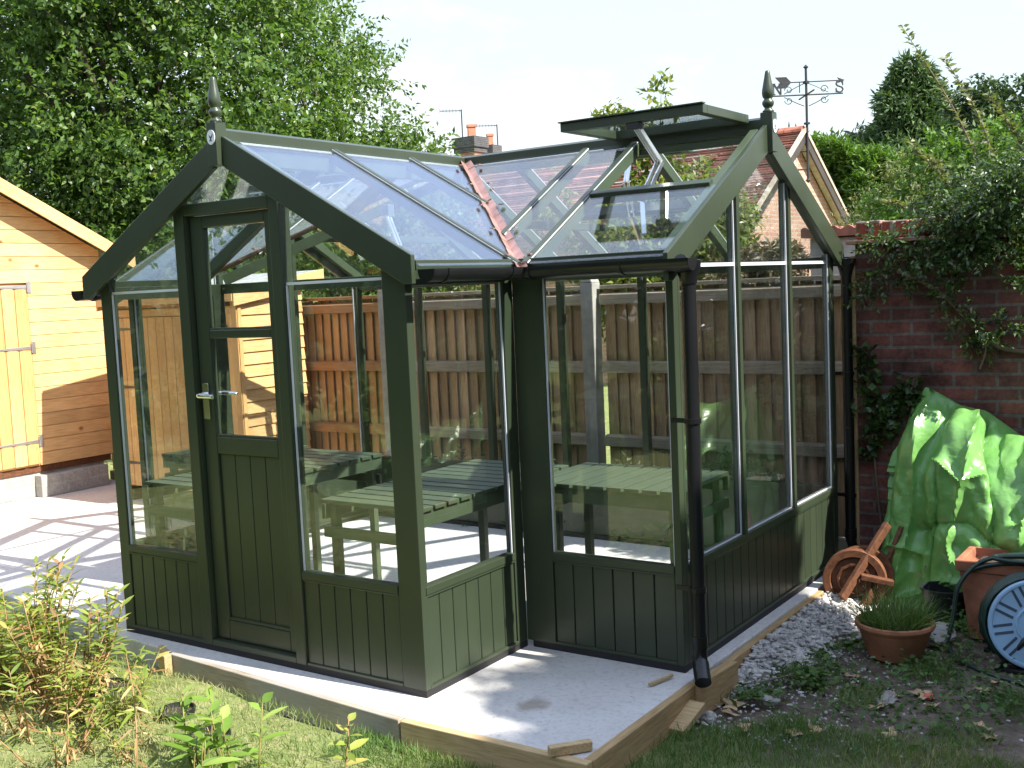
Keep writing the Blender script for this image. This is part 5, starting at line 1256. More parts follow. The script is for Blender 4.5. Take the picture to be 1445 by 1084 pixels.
for i in range(1100):
    x, y = 2.98+abs(rr.gauss(0,0.45)), rr.uniform(0.50,2.0); r = rr.choice([0.003,0.004,0.006,0.009]); rock(mb, (x,y,GROUND+r*0.4), r, 1000+i, 1, 0.8)
tag(mb.build('rubble', M['stone']), 'white concrete crumbs heaped along the timber edging below the gable', None, None, 'stuff')
for i, (x, y, r, m_, lb) in enumerate([(3.19,0.90,0.032,'stone','angular white stone on the bare earth right of the timber block'), (3.62,1.13,0.045,'grey_stone','grey stone among dead leaves in front of the grass pot'), (3.03,0.62,0.030,'stone','white lump of concrete beside the leaning wood offcut'), (3.585,2.02,0.085,'stone','pale rough rock wedged behind the grass pot'), (3.07,1.72,0.035,'stone','pale stone on the rubble heap nearest the wheelbarrow')]):
    mb = MB(); rock(mb, (x, y, GROUND+r*0.42), r, 300+i, 3, 0.8); o = mb.build('stone', M[m_], smooth=True, auto=25); tag(o, lb, 'stone')
def dead_leaf(x, y, s, rot, tilt, label):
    n = 11; vs = [(0,0,0.004)]; 
    lob = [0.55,0.9,0.6,1.0,0.62,1.15,0.6,0.98,0.6,0.85,0.5]
    for i in range(n):
        t = math.radians(-145 + 290*i/(n-1)); r = s*lob[i]; vs.append((r*math.cos(t), r*math.sin(t), s*(0.22*abs(math.sin(t*1.5+tilt)) + 0.10*math.cos(3*t))))
    Rm = Matrix.Rotation(rot, 3, 'Z') @ Matrix.Rotation(tilt*0.25, 3, 'X')
    vs = [Rm @ Vector(v) + Vector((x, y, GROUND+0.012)) for v in vs]
    mb = MB(); mb.add(vs, [(0,i,i+1) for i in range(1,n)])
    o = mb.build('dead_leaf', M['dead_leaf'], smooth=True); tag(o, label, 'dead leaf', 'fallen dead leaves on the bare earth')
    sdm = o.modifiers.new('thick','SOLIDIFY'); sdm.thickness = 0.0012
dl = 'curled tan dead leaf lying on the bare earth right of the greenhouse'
for x, y, s, r_, tl, lb in [(3.055,0.77,0.050,0.4,0.5,'large tan dead leaf lying right beside the timber block'),(3.10,0.68,0.038,2.2,1.1,dl),(3.20,0.57,0.034,1.2,0.8,'dead leaf lying closest to the front on the grass edge'),(3.40,0.62,0.040,3.9,0.3,dl),(3.45,0.68,0.036,0.2,1.3,dl),(3.60,1.04,0.034,5.1,0.9,dl),(3.72,1.24,0.052,1.0,0.4,'largest upright tan dead leaf, between the grass pot and the hose reel'),(3.80,1.16,0.036,4.0,1.5,dl),(3.40,1.34,0.036,2.6,0.7,dl),(3.93,1.42,0.034,0.7,0.6,dl),(3.97,1.55,0.030,3.0,1.0,dl),(3.72,0.80,0.036,5.7,0.8,dl),(4.02,1.02,0.036,1.9,0.9,dl),(4.06,0.94,0.03,4.6,0.4,dl),(3.63,1.20,0.026,2.1,1.1,dl)]:
    dead_leaf(x, y, s*1.25, r_, tl, lb)
mb = MB(); mb.tube([(3.05,1.06,GROUND+0.012),(3.14,1.17,GROUND+0.022),(3.22,1.30,GROUND+0.012)], 0.004, 6)
tag(mb.build('dry_twig', M['twig']), 'thin dry twig lying on the bare earth near the timber block', 'twig')
# ================================================================== grass and weeds (nobody could count them)
def blades(name, n, region, L, wd, mat, label, thin=None, lean=0.6):
    P = np.empty((0,3))
    while len(P) < n:
        q = np.stack([RNG.uniform(region[0],region[1],n), RNG.uniform(region[2],region[3],n), np.full(n,GROUND+0.002)], 1)
        P = np.concatenate([P, q[thin(q)]]) if thin else q
    P = P[:n]; P[:,2] += rise(P[:,0],P[:,1]); a = RNG.uniform(0,2*math.pi,n)
    D = np.stack([np.cos(a)*lean*RNG.uniform(0.2,1.3,n), np.sin(a)*lean*RNG.uniform(0.2,1.3,n), np.ones(n)], 1)
    U = unit(np.cross(D, RNG.normal(size=(n,3))))
    V, F, ix = strip_leaves(P, D, U, L*RNG.uniform(0.35,1.2,n), wd*RNG.uniform(0.7,1.3,n), 2, 0.55, [0.9,0.8,0.08])
    patch = 0.5 + 0.25*np.sin(P[:,0]*3.3+P[:,1]*2.1) + 0.2*np.sin(P[:,0]*7.7-P[:,1]*6.1)
    rnd = np.clip(patch*0.6 + RNG.uniform(0,0.5,n), 0, 1)
    o = np_mesh(name, V, F, M[mat], None, rnd[ix]); tag(o, label, None, None, 'stuff')
def lawn(q):
    w = np.sin(q[:,0]*2.3+1)*np.sin(q[:,1]*3.1+q[:,0]) + 0.5*np.sin(q[:,0]*6+q[:,1]*5)
    return (q[:,1] < edge_y(q[:,0])) & (RNG.uniform(0,1,len(q)) < np.clip(0.62+0.4*w, 0.18, 1))
blades('grass', 52000, (-2.2,4.6,-1.7,0.9), 0.040, 0.0030, 'grass', 'short patchy sunlit lawn grass in front of the concrete', lawn)
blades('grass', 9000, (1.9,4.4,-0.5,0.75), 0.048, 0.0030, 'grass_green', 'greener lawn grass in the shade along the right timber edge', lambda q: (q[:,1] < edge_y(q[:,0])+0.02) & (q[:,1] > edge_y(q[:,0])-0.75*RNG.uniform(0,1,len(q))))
def weeds(n, spots, L, W_, mat, label, name='weeds'):
    k = RNG.integers(0, len(spots), n); S = np.array(spots)
    P = np.stack([S[k,0]+RNG.normal(size=n)*S[k,2], S[k,1]+RNG.normal(size=n)*S[k,2], np.full(n,GROUND)], 1); P[:,2] += np.abs(RNG.normal(size=n))*S[k,3]
    ok = P[:,0] > 2.97; P = P[ok]; n = len(P)
    a = RNG.uniform(0,2*math.pi,n); D = np.stack([np.cos(a),np.sin(a),RNG.uniform(-0.1,0.9,n)],1)
    V, F = leaf_arrays(P, D, L, W_, 0.15, 1.2); o = np_mesh(name, V, F, M[mat], None, RNG.uniform(0,1,n)); tag(o, label, None, None, 'stuff')
weeds(1900, [(3.62,1.56,0.10,0.03),(3.72,1.72,0.10,0.05),(3.80,1.60,0.12,0.04),(3.86,1.45,0.13,0.02),(4.02,1.36,0.10,0.03),(3.72,1.95,0.08,0.07),(3.62,2.2,0.08,0.08),(3.35,1.25,0.10,0.02),(3.26,1.38,0.07,0.02),(3.55,1.30,0.12,0.015),(3.20,1.20,0.06,0.02),(3.12,0.95,0.05,0.02),(3.95,1.2,0.14,0.02),(3.75,1.0,0.12,0.015),(3.45,0.95,0.12,0.012),(4.15,1.5,0.12,0.03)], 0.030, 0.018, 'weed', 'low green weeds creeping over the bare earth around the pot and hose reel')
weeds(260, [(3.14,1.55,0.05,0.01),(3.25,1.75,0.05,0.015),(3.10,0.90,0.05,0.02),(3.28,1.20,0.03,0.02),(3.9,0.95,0.2,0.015)], 0.05, 0.03, 'weed', 'broad weed leaves beside the white rubble')
blades('grass', 2600, (2.98,4.3,0.6,1.7), 0.05, 0.0026, 'grass_green', 'sparse grass tufts on the bare earth', lambda q: (np.sin(q[:,0]*9+q[:,1]*4)*np.sin(q[:,1]*8-q[:,0]*3) > 0.45))

# ================================================================== border plants at lower left
def plant(name, base, n_stem, h, spread, leafL, leafW, per, mat, label, cat, smat='stem', lean=(0,0), low='leaf_brown', low_frac=0.25, droop=0.35, group=None, top_tuft=True):
    t = empty(name, (base[0],base[1],GROUND), label, cat, group)
    mb = MB(); LP, LD, LL, LR, WP, WD = [], [], [], [], [], []
    for s in range(n_stem):
        a = RNG.uniform(0,2*math.pi); r = spread*0.45*math.sqrt(RNG.uniform(0,1)); b = np.array([base[0]+r*math.cos(a), base[1]+r*math.sin(a), GROUND+0.03])
        hh = h*RNG.uniform(0.7,1.08); e = b + np.array([math.cos(a)*spread*0.6*RNG.uniform(0.2,1)+lean[0]*hh, math.sin(a)*spread*0.6*RNG.uniform(0.2,1)+lean[1]*hh, hh])
        m_ = (b+e)/2 + np.array([RNG.normal()*0.02, RNG.normal()*0.02, hh*0.06])
        cv = lambda q: (1-q)**2*b + 2*q*(1-q)*m_ + q*q*e
        mb.tube([cv(q) for q in (0,0.33,0.66,1.0)], [0.0042,0.0036,0.0028,0.0016], 5)
        for k in range(per):
            q = 0.06 + 0.94*(k+RNG.uniform(0,1))/per; ang = k*2.4 + RNG.normal()*0.4
            d = np.array([math.cos(ang), math.sin(ang), 0.25 + 0.75*(q**3)])
            sc_ = (0.75+0.5*math.sin(math.pi*min(q,0.9)))*RNG.uniform(0.7,1.15)
            if q < low_frac*RNG.uniform(0.6,1.4): WP.append(cv(q)); WD.append(d*np.array([1,1,-1.2]))
            else: LP.append(cv(q)); LD.append(d); LL.append(leafL*sc_*(0.75 if q > 0.93 else 1)); LR.append(RNG.uniform(0,0.86) if RNG.uniform() < 0.93 else 0.97)
    mb.build('stems', M[smat], t, smooth=True)
    LP, LD, LL = np.array(LP), np.array(LD), np.array(LL)
    V, F, ix = strip_leaves(LP, LD, np.tile([0,0,1.0],(len(LP),1))+RNG.normal(size=(len(LP),3))*0.3, LL, leafW*RNG.uniform(0.8,1.2,len(LP)), 4, droop)
    np_mesh('leaves', V, F, M[mat], t, np.array(LR)[ix], smooth=True)
    if WP:
        WP, WD = np.array(WP), np.array(WD)
        V, F, ix = strip_leaves(WP, WD, np.tile([0,0,1.0],(len(WP),1))+RNG.normal(size=(len(WP),3))*0.6, leafL*RNG.uniform(0.5,1,len(WP)), leafW*0.7, 3, 0.3)
        np_mesh('withered_leaves', V, F, M[low], t, RNG.uniform(0,1,len(WP))[ix])
    return t
plant('border_plant', (0.02,-0.62), 30, 0.57, 0.40, 0.090, 0.018, 28, 'leaf_border', 'tall bushy yellow-green border plant with reddish withered lower leaves at the left edge', 'plant', 'stem_red', low_frac=0.22)
plant('border_plant', (0.42,-0.60), 22, 0.47, 0.32, 0.090, 0.018, 26, 'leaf_border', 'bushy yellow-green border plant right of the tallest one, over brown stalks', 'plant', 'stem_red', low_frac=0.5)
plant('border_plant', (0.58,-0.90), 20, 0.34, 0.36, 0.080, 0.014, 22, 'leaf_border', 'half withered border plant with straw-coloured leaves in front of the two tall bushy ones', 'plant', 'stem_red', low_frac=0.6)
plant('border_plant', (1.00,-1.04), 9, 0.19, 0.28, 0.070, 0.012, 16, 'leaf_border', 'low yellowing border plant at the bottom edge beside the lily stem', 'plant', 'stem_red', low_frac=0.5)
plant('border_plant', (0.82,-0.68), 10, 0.26, 0.26, 0.08, 0.015, 20, 'leaf_border', 'small yellow-green border plant next to the leftmost black pot', 'plant', 'stem', low_frac=0.3)
plant('border_plant', (1.24,-0.84), 6, 0.17, 0.24, 0.06, 0.010, 14, 'leaf_border', 'low thin-stalked border plant right behind the lily stem', 'plant', 'stem', low_frac=0.5)
plant('lily_stem', (1.36,-0.96), 1, 0.37, 0.02, 0.125, 0.017, 24, 'leaf_border', 'single leaning lily stem with a top whorl of narrow leaves and withered leaves below', 'plant', 'stem_red', (-0.85,0.55), low_frac=0.62, droop=0.5)
plant('leafy_plant', (1.55,-0.82), 4, 0.28, 0.14, 0.095, 0.036, 9, 'leaf_fresh', 'fresh green broad-leaved plant with upright pointed leaves beside the middle black pot', 'plant', 'stem', low_frac=0.0, droop=0.25)
plant('leafy_plant', (1.78,-0.80), 5, 0.30, 0.16, 0.090, 0.034, 9, 'leaf_fresh', 'bright green broad-leaved plant, rightmost of the sunny pair in front of the door', 'plant', 'stem', low_frac=0.05, droop=0.25)
plant('leafy_plant', (1.80,-1.02), 3, 0.26, 0.08, 0.13, 0.042, 6, 'leaf_fresh', 'big-leaved bright green plant at the bottom edge', 'plant', 'stem', low_frac=0.0, droop=0.3)
plant('leafy_plant', (2.20,-0.72), 1, 0.34, 0.02, 0.080, 0.028, 12, 'leaf_border', 'lone dark-tinged leafy stem at the bottom centre, in front of the porch corner', 'plant', 'stem_red', (0.0,0.2), low_frac=0.0, droop=0.3)
for x, y, r, lb in ((0.48,-0.46,0.085,'black plastic flowerpot sunk among the tall bushy border plants'),(1.03,-0.50,0.075,'black plastic flowerpot in the grass left of the lily stem'),(1.38,-0.62,0.085,'black plastic flowerpot in the grass between the lily stem and the fresh green plants')):
    p = empty('nursery_pot', (x,y,GROUND), lb, 'flower pot', 'black plastic pots in the border')
    mb = MB(); mb.lathe([(0.0,-0.04),(r*0.8,-0.04),(r,0.050),(r*1.06,0.050),(r*1.06,0.067),(r*0.96,0.067),(r*0.9,0.045),(0,0.04)], (x,y,GROUND), 24); mb.build('pot', M['pot_black'], p, smooth=True, auto=35)
    mb = MB(); mb.lathe([(0.0,0.054),(r*0.92,0.048)], (x,y,GROUND), 20); mb.build('soil', M['soil'], p, smooth=True)

# ================================================================== trees and shrubs
def tree(name, label, cat, mat, crowns, leafL, leafW, base=None, trunk_r=0.15, fork=None, nlimb=16, group=None, part='crown', zmin=None, bark='bark'):
    b = base or (crowns[0][0][0], crowns[0][0][1], GROUND)
    t = empty(name, b, label, cat, group)
    Ps, Ds, Ks = [], [], []
    for c in crowns:
        P, D, K = crown(*c[:7], **(c[7] if len(c) > 7 else {})); Ps.append(P); Ds.append(D); Ks.append(K)
    P, D, K = np.concatenate(Ps), np.concatenate(Ds), np.concatenate(Ks)
    V, F = leaf_arrays(P, D, leafL, leafW)
    zz = RNG.uniform(0,1,len(P))
    np_mesh(part, V, F, M[mat], t, zz)
    if trunk_r:
        mb = MB(); fk = Vector(fork) if fork else Vector((b[0],b[1],crowns[0][0][2]-crowns[0][1][2]*0.5))
        mb.tube([b, Vector(b).lerp(fk,0.5)+Vector((0.05,0.03,0)), fk], [trunk_r,trunk_r*0.85,trunk_r*0.7], 10)
        limbs(mb, b, K, nlimb, trunk_r, fork=fk); mb.build('trunk', M[bark], t, smooth=True)
    return t
# big broadleaf trees behind the sheds
tree('broadleaf_tree', 'large dense broadleaf tree filling the upper left behind the big shed', 'tree', 'leaf_tree',
     [((-6.75,5.9,4.3),(2.7,1.9,2.6),75,0.75,62,15,0.50,dict(shell=0.35)), ((-8.6,5.3,4.0),(2.2,1.6,2.9),42,0.75,56,15,0.50), ((-6.3,5.2,2.4),(2.3,1.1,1.0),26,0.6,50,14,0.45)], 0.088, 0.046, base=(-7.1,6.2,GROUND), trunk_r=0.24, fork=(-7.0,6.1,2.2), nlimb=34)
tree('broadleaf_tree', 'loose-topped broadleaf tree with sky showing through, right of the finial of the porch', 'tree', 'leaf_tree',
     [((-6.45,7.8,4.2),(1.15,1.2,2.25),32,0.50,46,12,0.48,dict(shell=0.3)), ((-5.75,8.0,2.85),(1.45,1.2,1.35),26,0.6,50,13,0.45)], 0.085, 0.042, base=(-6.0,8.1,GROUND), trunk_r=0.13, fork=(-6.0,8.0,1.8), nlimb=24)
tree('rusty_tree', 'bushy tree with reddish-tinged leaves sloping down to the chimney', 'tree', 'leaf_rusty',
     [((-6.75,9.9,2.7),(1.25,1.1,1.55),32,0.50,56,13,0.40), ((-6.15,10.2,1.9),(0.75,0.8,1.05),20,0.42,50,13,0.36)], 0.080, 0.042, base=(-6.1,10.3,GROUND), trunk_r=0.12, fork=(-6.0,10.2,1.3), nlimb=20)
def hedge_mass(name, label, mat, x0, x1, y, z1, n, L, W_):
    P = np.stack([RNG.uniform(x0,x1,n), y+RNG.uniform(0,1.6,n), RNG.uniform(0,1,n)**0.7*z1*(0.9)], 1); P[:,2] *= 0.9+0.12*np.sin(P[:,0]*1.3)+0.06*np.sin(P[:,0]*4.1)
    D = RNG.normal(size=(n,3)); D[:,1] -= 0.6
    V, F = leaf_arrays(P, D, L, W_); o = np_mesh(name, V, F, M[mat], None, RNG.uniform(0,1,n)); tag(o, label, None, None, 'stuff')
hedge_mass('distant_woods', 'far green treeline behind the gardens', 'leaf_tree', -34, -9, 21, 4.2, 26000, 0.22, 0.13)
# conifers on the right
def conifer(name, label, base, h, rad, n, mat, group=None, z0=0.8, L=0.30, W_=0.075, lean=0.0):
    t = empty(name, (base[0],base[1],GROUND), label, 'tree', group)
    u = RNG.uniform(0,1,n)**0.62; z = h - u*(h-z0); a = RNG.uniform(0,2*math.pi,n)
    prof = u**0.72*rad*(0.80+0.30*np.sin(z*4.3+np.sin(a*3)*1.2)*np.clip(u*2,0,1)) * (0.88+0.22*np.sin(a*2+z*0.8))
    rr = prof*np.sqrt(RNG.uniform(0.12,1,n))
    P = np.stack([base[0]+rr*np.cos(a)+lean*u, base[1]+rr*np.sin(a), z], 1); P[:,2] -= rr*0.22
    D = np.stack([np.cos(a), np.sin(a), np.full(n,0.30)], 1) + RNG.normal(size=(n,3))*0.42
    P2, D2 = sprays(P, D, 4, L*1.3, 0.25, 0.55)
    V, F = leaf_arrays(P2, D2, L, W_, 0.1, 0.4); np_mesh('crown', V, F, M[mat], t, RNG.uniform(0,1,len(P2)))
    mb = MB(); mb.tube([(base[0],base[1],GROUND),(base[0],base[1],h*0.97)], [rad*0.10,0.02], 8); mb.build('trunk', M['bark'], t, smooth=True)
conifer('conifer_tree', 'tall pointed dark green conifer on the skyline beside the pale shoots', (-5.4,36.2), 8.9, 4.1, 13500, 'leaf_conifer', z0=1.5, L=0.30, W_=0.085)
conifer('conifer_tree', 'small far dark conifer just left of the tall pointed conifer', (-13.9,57.6), 9.5, 1.5, 1700, 'leaf_dark', z0=2.5, L=0.42, W_=0.15)
conifer('conifer_tree', 'lowest dark far conifer above the bright hedge', (-15.3,57.2), 8.9, 1.1, 900, 'leaf_dark', z0=2.5, L=0.42, W_=0.15)
tree('evergreen_tree', 'broad dark evergreen tree at the right edge behind the pale climbing shoots', 'tree', 'leaf_ever', [((-1.35,29.3,4.1),(1.35,1.2,2.5),38,0.5,50,12,0.5), ((-0.1,28.6,3.4),(1.3,1.1,1.9),26,0.5,44,12,0.5), ((-2.5,28.8,3.0),(1.1,1.0,1.3),18,0.5,44,12,0.5)], 0.17, 0.085, base=(-1.4,29.4,GROUND), trunk_r=0.2, fork=(-1.4,29.3,2.0), nlimb=18)
# bright conifer hedge behind the bungalow gable
hd = empty('conifer_hedge', (-3.0,23.3,GROUND), 'bright green feathery conifer hedge right of the bungalow gable', 'hedge')
n = 13000; xq = RNG.uniform(-7.0,-0.6,n); yq = 23.2+RNG.uniform(0,1.0,n)**2*1.2; top = 4.80+0.12*np.sin(xq*2.3)+0.08*np.sin(xq*6.1) - np.clip(xq+3.7,0,5)*0.52
zq = GROUND+RNG.uniform(0,1,n)**0.55*(top-GROUND); yq = yq + 0.22*np.sin(xq*5+zq*2.1) + 0.15*np.sin(zq*4-xq*3)
P2, D2 = sprays(np.stack([xq,yq,zq],1), np.stack([RNG.normal(size=n)*0.6, -0.7+RNG.normal(size=n)*0.4, 0.9+RNG.normal(size=n)*0.3],1), 5, 0.34, 0.1, 0.5)
V, F = leaf_arrays(P2, D2, 0.19, 0.055, 0.1, 0.4); np_mesh('foliage', V, F, M['leaf_hedge'], hd, RNG.uniform(0,1,len(P2)))
tree('silvery_shrub', 'grey-green feathery shrub above the brick wall coping, in front of the bright hedge', 'shrub', 'leaf_silver', [((0.95,12.2,2.35),(0.95,0.7,0.75),34,0.26,42,10,0.30), ((1.75,12.0,2.0),(0.7,0.6,0.6),20,0.26,40,10,0.28)], 0.075, 0.020, base=(1.2,12.3,GROUND), trunk_r=0.05, nlimb=12)
tree('garden_bush', 'dark green bush in front of the bright hedge, just right of the bungalow eaves', 'shrub', 'leaf_ever', [((0.45,14.6,2.05),(0.85,0.7,0.95),30,0.28,46,12,0.26)], 0.085, 0.036, base=(0.5,14.7,GROUND), trunk_r=0.06, nlimb=10)
tree('garden_bush', 'leafy yellow-green bush low behind the brick wall coping', 'shrub', 'leaf_hedge', [((2.6,7.6,1.55),(0.9,0.5,0.75),30,0.22,40,12,0.22)], 0.06, 0.028, base=(2.6,7.7,GROUND), trunk_r=0.05, nlimb=10)
# shrub with yellow-green leaves against the bungalow, sprouting above the roof glass
tree('yellow_shrub', 'yellow-green shrub with tall sprouts rising behind the open roof vent', 'shrub', 'leaf_yellow',
     [((0.52,5.70,1.98),(0.50,0.4,0.58),40,0.17,34,9,0.22,dict(shell=0.25)), ((0.10,5.42,1.95),(0.52,0.4,0.55),28,0.17,30,9,0.22), ((0.02,5.48,2.95),(0.05,0.05,0.55),6,0.085,13,7,0.13), ((0.14,5.55,2.80),(0.05,0.05,0.45),5,0.085,12,7,0.13), ((0.36,5.72,3.05),(0.04,0.04,0.55),6,0.075,12,7,0.12), ((0.24,5.62,2.75),(0.07,0.06,0.35),5,0.09,12,7,0.13), ((0.60,5.83,2.55),(0.16,0.14,0.22),7,0.11,16,7,0.14), ((-0.50,5.12,2.62),(0.06,0.05,0.40),5,0.085,12,7,0.13)], 0.072, 0.036, base=(0.3,5.6,GROUND), trunk_r=0.04, fork=(0.25,5.6,1.2), nlimb=30)
tree('bronze_shrub', 'low bronze-leaved shrub behind the fence, seen through the gable panes', 'shrub', 'leaf_bronze', [((1.85,4.30,1.66),(0.42,0.30,0.22),26,0.11,30,9,0.13)], 0.060, 0.022, base=(1.8,4.3,GROUND), trunk_r=0.03, nlimb=12)
# climber over the brick wall
cl = empty('wall_climber', (3.75,YW+0.3,GROUND), 'glossy dark green climber spilling over the brick wall coping, with long pale shoots', 'climber')
spots = [(1240,340,.045),(1265,352,.05),(1300,345,.065),(1340,330,.085),(1380,312,.11),(1420,300,.13),(1452,285,.15),(1320,378,.055),(1285,388,.045),(1245,392,.035),(1222,412,.030),(1355,375,.07),(1345,415,.045),(1362,445,.035),(1380,470,.038),(1398,484,.042),(1420,462,.04),(1385,355,.085),(1435,350,.10),(1460,400,.07)]
Cs, Rs = [], []
for a, b, r in spots:
    Cs.append((2.946+(a-1207)*0.00377, YW-0.05-r*0.5, 1.983-(b-316)*0.00407)); Rs.append(r)
for q in ((3.35,3.20,2.08,.10),(3.55,3.25,2.14,.14),(3.75,3.25,2.14,.14),(3.95,3.25,2.18,.17),(4.15,3.3,2.2,.2),(3.90,3.5,2.22,.13),(3.3,3.25,2.04,.07),(3.80,3.35,2.05,.2)): Cs.append(q[:3]); Rs.append(q[3])
Cs = np.array(Cs); Rs = np.array(Rs); per = (Rs/0.05)**2*20; per = np.clip(per, 16, 420).astype(int)
i = np.repeat(np.arange(len(Cs)), per); q = unit(RNG.normal(size=(len(i),3))); C = Cs[i] + q*(Rs[i]*RNG.uniform(0.2,1.25,len(i)))[:,None]; C[:,1] = np.where((C[:,1] > YW-0.01) & (C[:,2] < 2.0) & (C[:,1] < YW+0.23), YW-0.02, C[:,1])
D = q + RNG.normal(size=q.shape)*0.5; D[:,1] -= 0.25
P2, D2 = sprays(C, D, 9, 0.10, 0.15, 0.7); P2[:,1] = np.where((P2[:,2] < 2.0) & (P2[:,1] < YW+0.23), np.minimum(P2[:,1], YW-0.012), P2[:,1])
V, F = leaf_arrays(P2, D2, 0.033, 0.015); np_mesh('foliage', V, F, M['leaf_climber'], cl, RNG.uniform(0,1,len(P2)))
mb = MB()
mb.tube(spline([(3.98,YW-0.03,1.22),(3.75,YW-0.04,1.25),(3.62,YW-0.04,1.36),(3.48,YW-0.05,1.52),(3.34,YW-0.05,1.63),(3.2,YW-0.06,1.70)]), [0.014]*33+[0.012]*8, 8) if False else mb.tube(spline([(3.98,YW-0.03,1.24),(3.75,YW-0.04,1.26),(3.62,YW-0.04,1.36),(3.48,YW-0.05,1.52),(3.34,YW-0.05,1.63),(3.2,YW-0.06,1.70)]), 0.012, 8)
mb.tube(spline([(3.62,YW-0.04,1.36),(3.66,YW-0.05,1.26),(3.63,YW-0.06,1.15)]), 0.006, 6); mb.tube(spline([(3.85,YW+0.4,GROUND),(3.9,YW+0.35,1.2),(3.8,YW+0.3,2.0),(3.5,YW+0.15,2.03),(3.3,YW-0.05,1.9)]), 0.016, 8)
LP, LD = [], []
for bx_, by_, bz_, ex, ey, ez in ((3.55,3.5,2.2,3.02,3.75,3.20),(3.6,3.45,2.3,3.30,3.6,2.95),(3.75,3.5,2.3,3.52,3.7,2.72),(3.7,3.5,2.3,3.86,3.75,3.0),(3.4,3.4,2.1,3.12,3.5,2.46),(3.45,3.3,2.1,3.25,3.4,2.36),(3.9,3.5,2.4,3.95,3.6,2.9),(3.30,3.3,2.05,3.02,3.32,2.12)):
    pts = spline([(bx_,by_,bz_), ((bx_+ex)/2+0.05,(by_+ey)/2,(bz_+ez)/2-0.03), (ex,ey,ez)], 14); mb.tube(pts, [0.006*(1-k/(len(pts))*0.75) for k in range(len(pts))], 5)
    for k, p in enumerate(pts[3:]):
        for s in range(5):
            a = RNG.uniform(0,6.28); LP.append(p + Vector((0,0,RNG.uniform(-0.02,0.02)))); LD.append((math.cos(a),math.sin(a),RNG.uniform(0.1,1.0)))
mb.build('stems', M['twig'], cl, smooth=True)
P2 = np.array([tuple(p) for p in LP]); D2 = np.array(LD); V, F = leaf_arrays(P2, D2, 0.046, 0.019); np_mesh('shoot_leaves', V, F, M['leaf_shoot'], cl, RNG.uniform(0,1,len(P2)))
iv = empty('ivy', (3.02,YW,GROUND), 'dark ivy creeping up the brick wall beside the rear downpipe', 'ivy')
Cs = np.array([(2.946+(a-1207)*0.00377, YW-0.03, 1.983-(b-316)*0.00407) for a, b in ((1218,500),(1222,530),(1228,560),(1225,585),(1240,600),(1255,598),(1272,560),(1290,552),(1300,575),(1232,630),(1262,575))])
i = RNG.integers(0,len(Cs),420); C = Cs[i]+RNG.normal(size=(420,3))*np.array([0.045,0.012,0.05]); C[:,1] = np.minimum(C[:,1], YW-0.015)
D = RNG.normal(size=C.shape); D[:,1] -= 1.0
V, F = leaf_arrays(C, D, 0.055, 0.042, 0.1); np_mesh('leaves', V, F, M['leaf_climber'], iv, RNG.uniform(0,0.8,420))
mb = MB(); mb.tube(spline([(3.10,YW-0.012,GROUND),(3.05,YW-0.015,0.5),(3.02,YW-0.015,0.9),(2.99,YW-0.015,1.25)]), 0.006, 6); mb.tube(spline([(3.04,YW-0.015,0.7),(3.15,YW-0.02,0.85),(3.28,YW-0.02,1.05)]), 0.005, 6); mb.build('stems', M['twig'], iv, smooth=True)
# tall plants behind the back wall, seen through the benches
tree('wild_shrub', 'rank green weeds growing along the foot of the fence behind the greenhouse', 'shrub', 'leaf_ever', [((0.3,3.02,0.20),(1.1,0.09,0.32),30,0.09,16,9,0.13), ((1.8,3.02,0.22),(0.7,0.09,0.36),18,0.09,20,9,0.13)], 0.05, 0.014, base=(0.6,3.02,GROUND), trunk_r=0.0)

# ------------------------------------------------------------------ beyond the frame: the tree that shades the right of the garden, and the border behind the camera that the panes mirror
tree('shade_tree', 'leafy tree to the right of the picture that throws dappled shade on the bare earth', 'tree', 'leaf_tree',
     [((10.24,0.80,5.9),(1.45,1.45,1.45),200,0.22,26,12,0.30,dict(shell=0.45)), ((10.24,-1.0,5.9),(1.45,1.7,1.45),200,0.22,26,12,0.30,dict(shell=0.45)), ((9.90,1.82,5.9),(1.40,0.74,1.45),190,0.15,26,12,0.14,dict(shell=0.3)), ((8.62,2.05,5.95),(0.42,0.42,0.42),46,0.11,26,12,0.13,dict(shell=0.1)), ((10.1,-2.6,5.8),(1.4,1.6,1.4),60,0.38,38,14,0.42)], 0.13, 0.075, base=(10.3,-0.6,GROUND), trunk_r=0.16, fork=(10.3,-0.5,3.6), nlimb=26)
for x, y, h, w, mname, lb in ((-1.6,-4.6,0.6,0.8,'leaf_hedge','rounded green shrub on the far side of the lawn behind the camera'), (1.4,-5.4,0.7,0.9,'leaf_yellow','yellow-green shrub on the far side of the lawn behind the camera'), (4.6,-8.2,1.3,1.6,'leaf_tree','large green shrub behind the camera on the right'), (-4.6,-3.6,0.6,0.8,'leaf_rusty','rusty-leaved shrub behind the camera on the left'), (2.9,-8.8,1.0,1.1,'leaf_hedge','small green shrub behind the camera between the larger ones')):
    tree('border_shrub', lb, 'shrub', mname, [((x,y,h*0.55),(w,w*0.7,h*0.65),26,0.35,26,9,0.30)], 0.11, 0.06, base=(x,y,GROUND), trunk_r=0.05, nlimb=10, group='shrubs behind the camera')

tree('sky_block_hedge', 'tall dense hedge added outside the picture on the right to block sky light', 'hedge', 'leaf_ever', [((7.9,-1.5,1.2),(0.9,2.6,1.3),70,0.5,40,12,0.42), ((8.3,2.2,1.2),(0.9,1.5,1.3),40,0.5,40,12,0.42), ((8.2,-5.2,1.3),(1.1,2.0,1.4),44,0.55,40,12,0.45)], 0.13, 0.075, base=(8.0,-1.0,GROUND), trunk_r=0.08, nlimb=14)  # added off-frame: cuts sky light on the right, darkens the gable panes

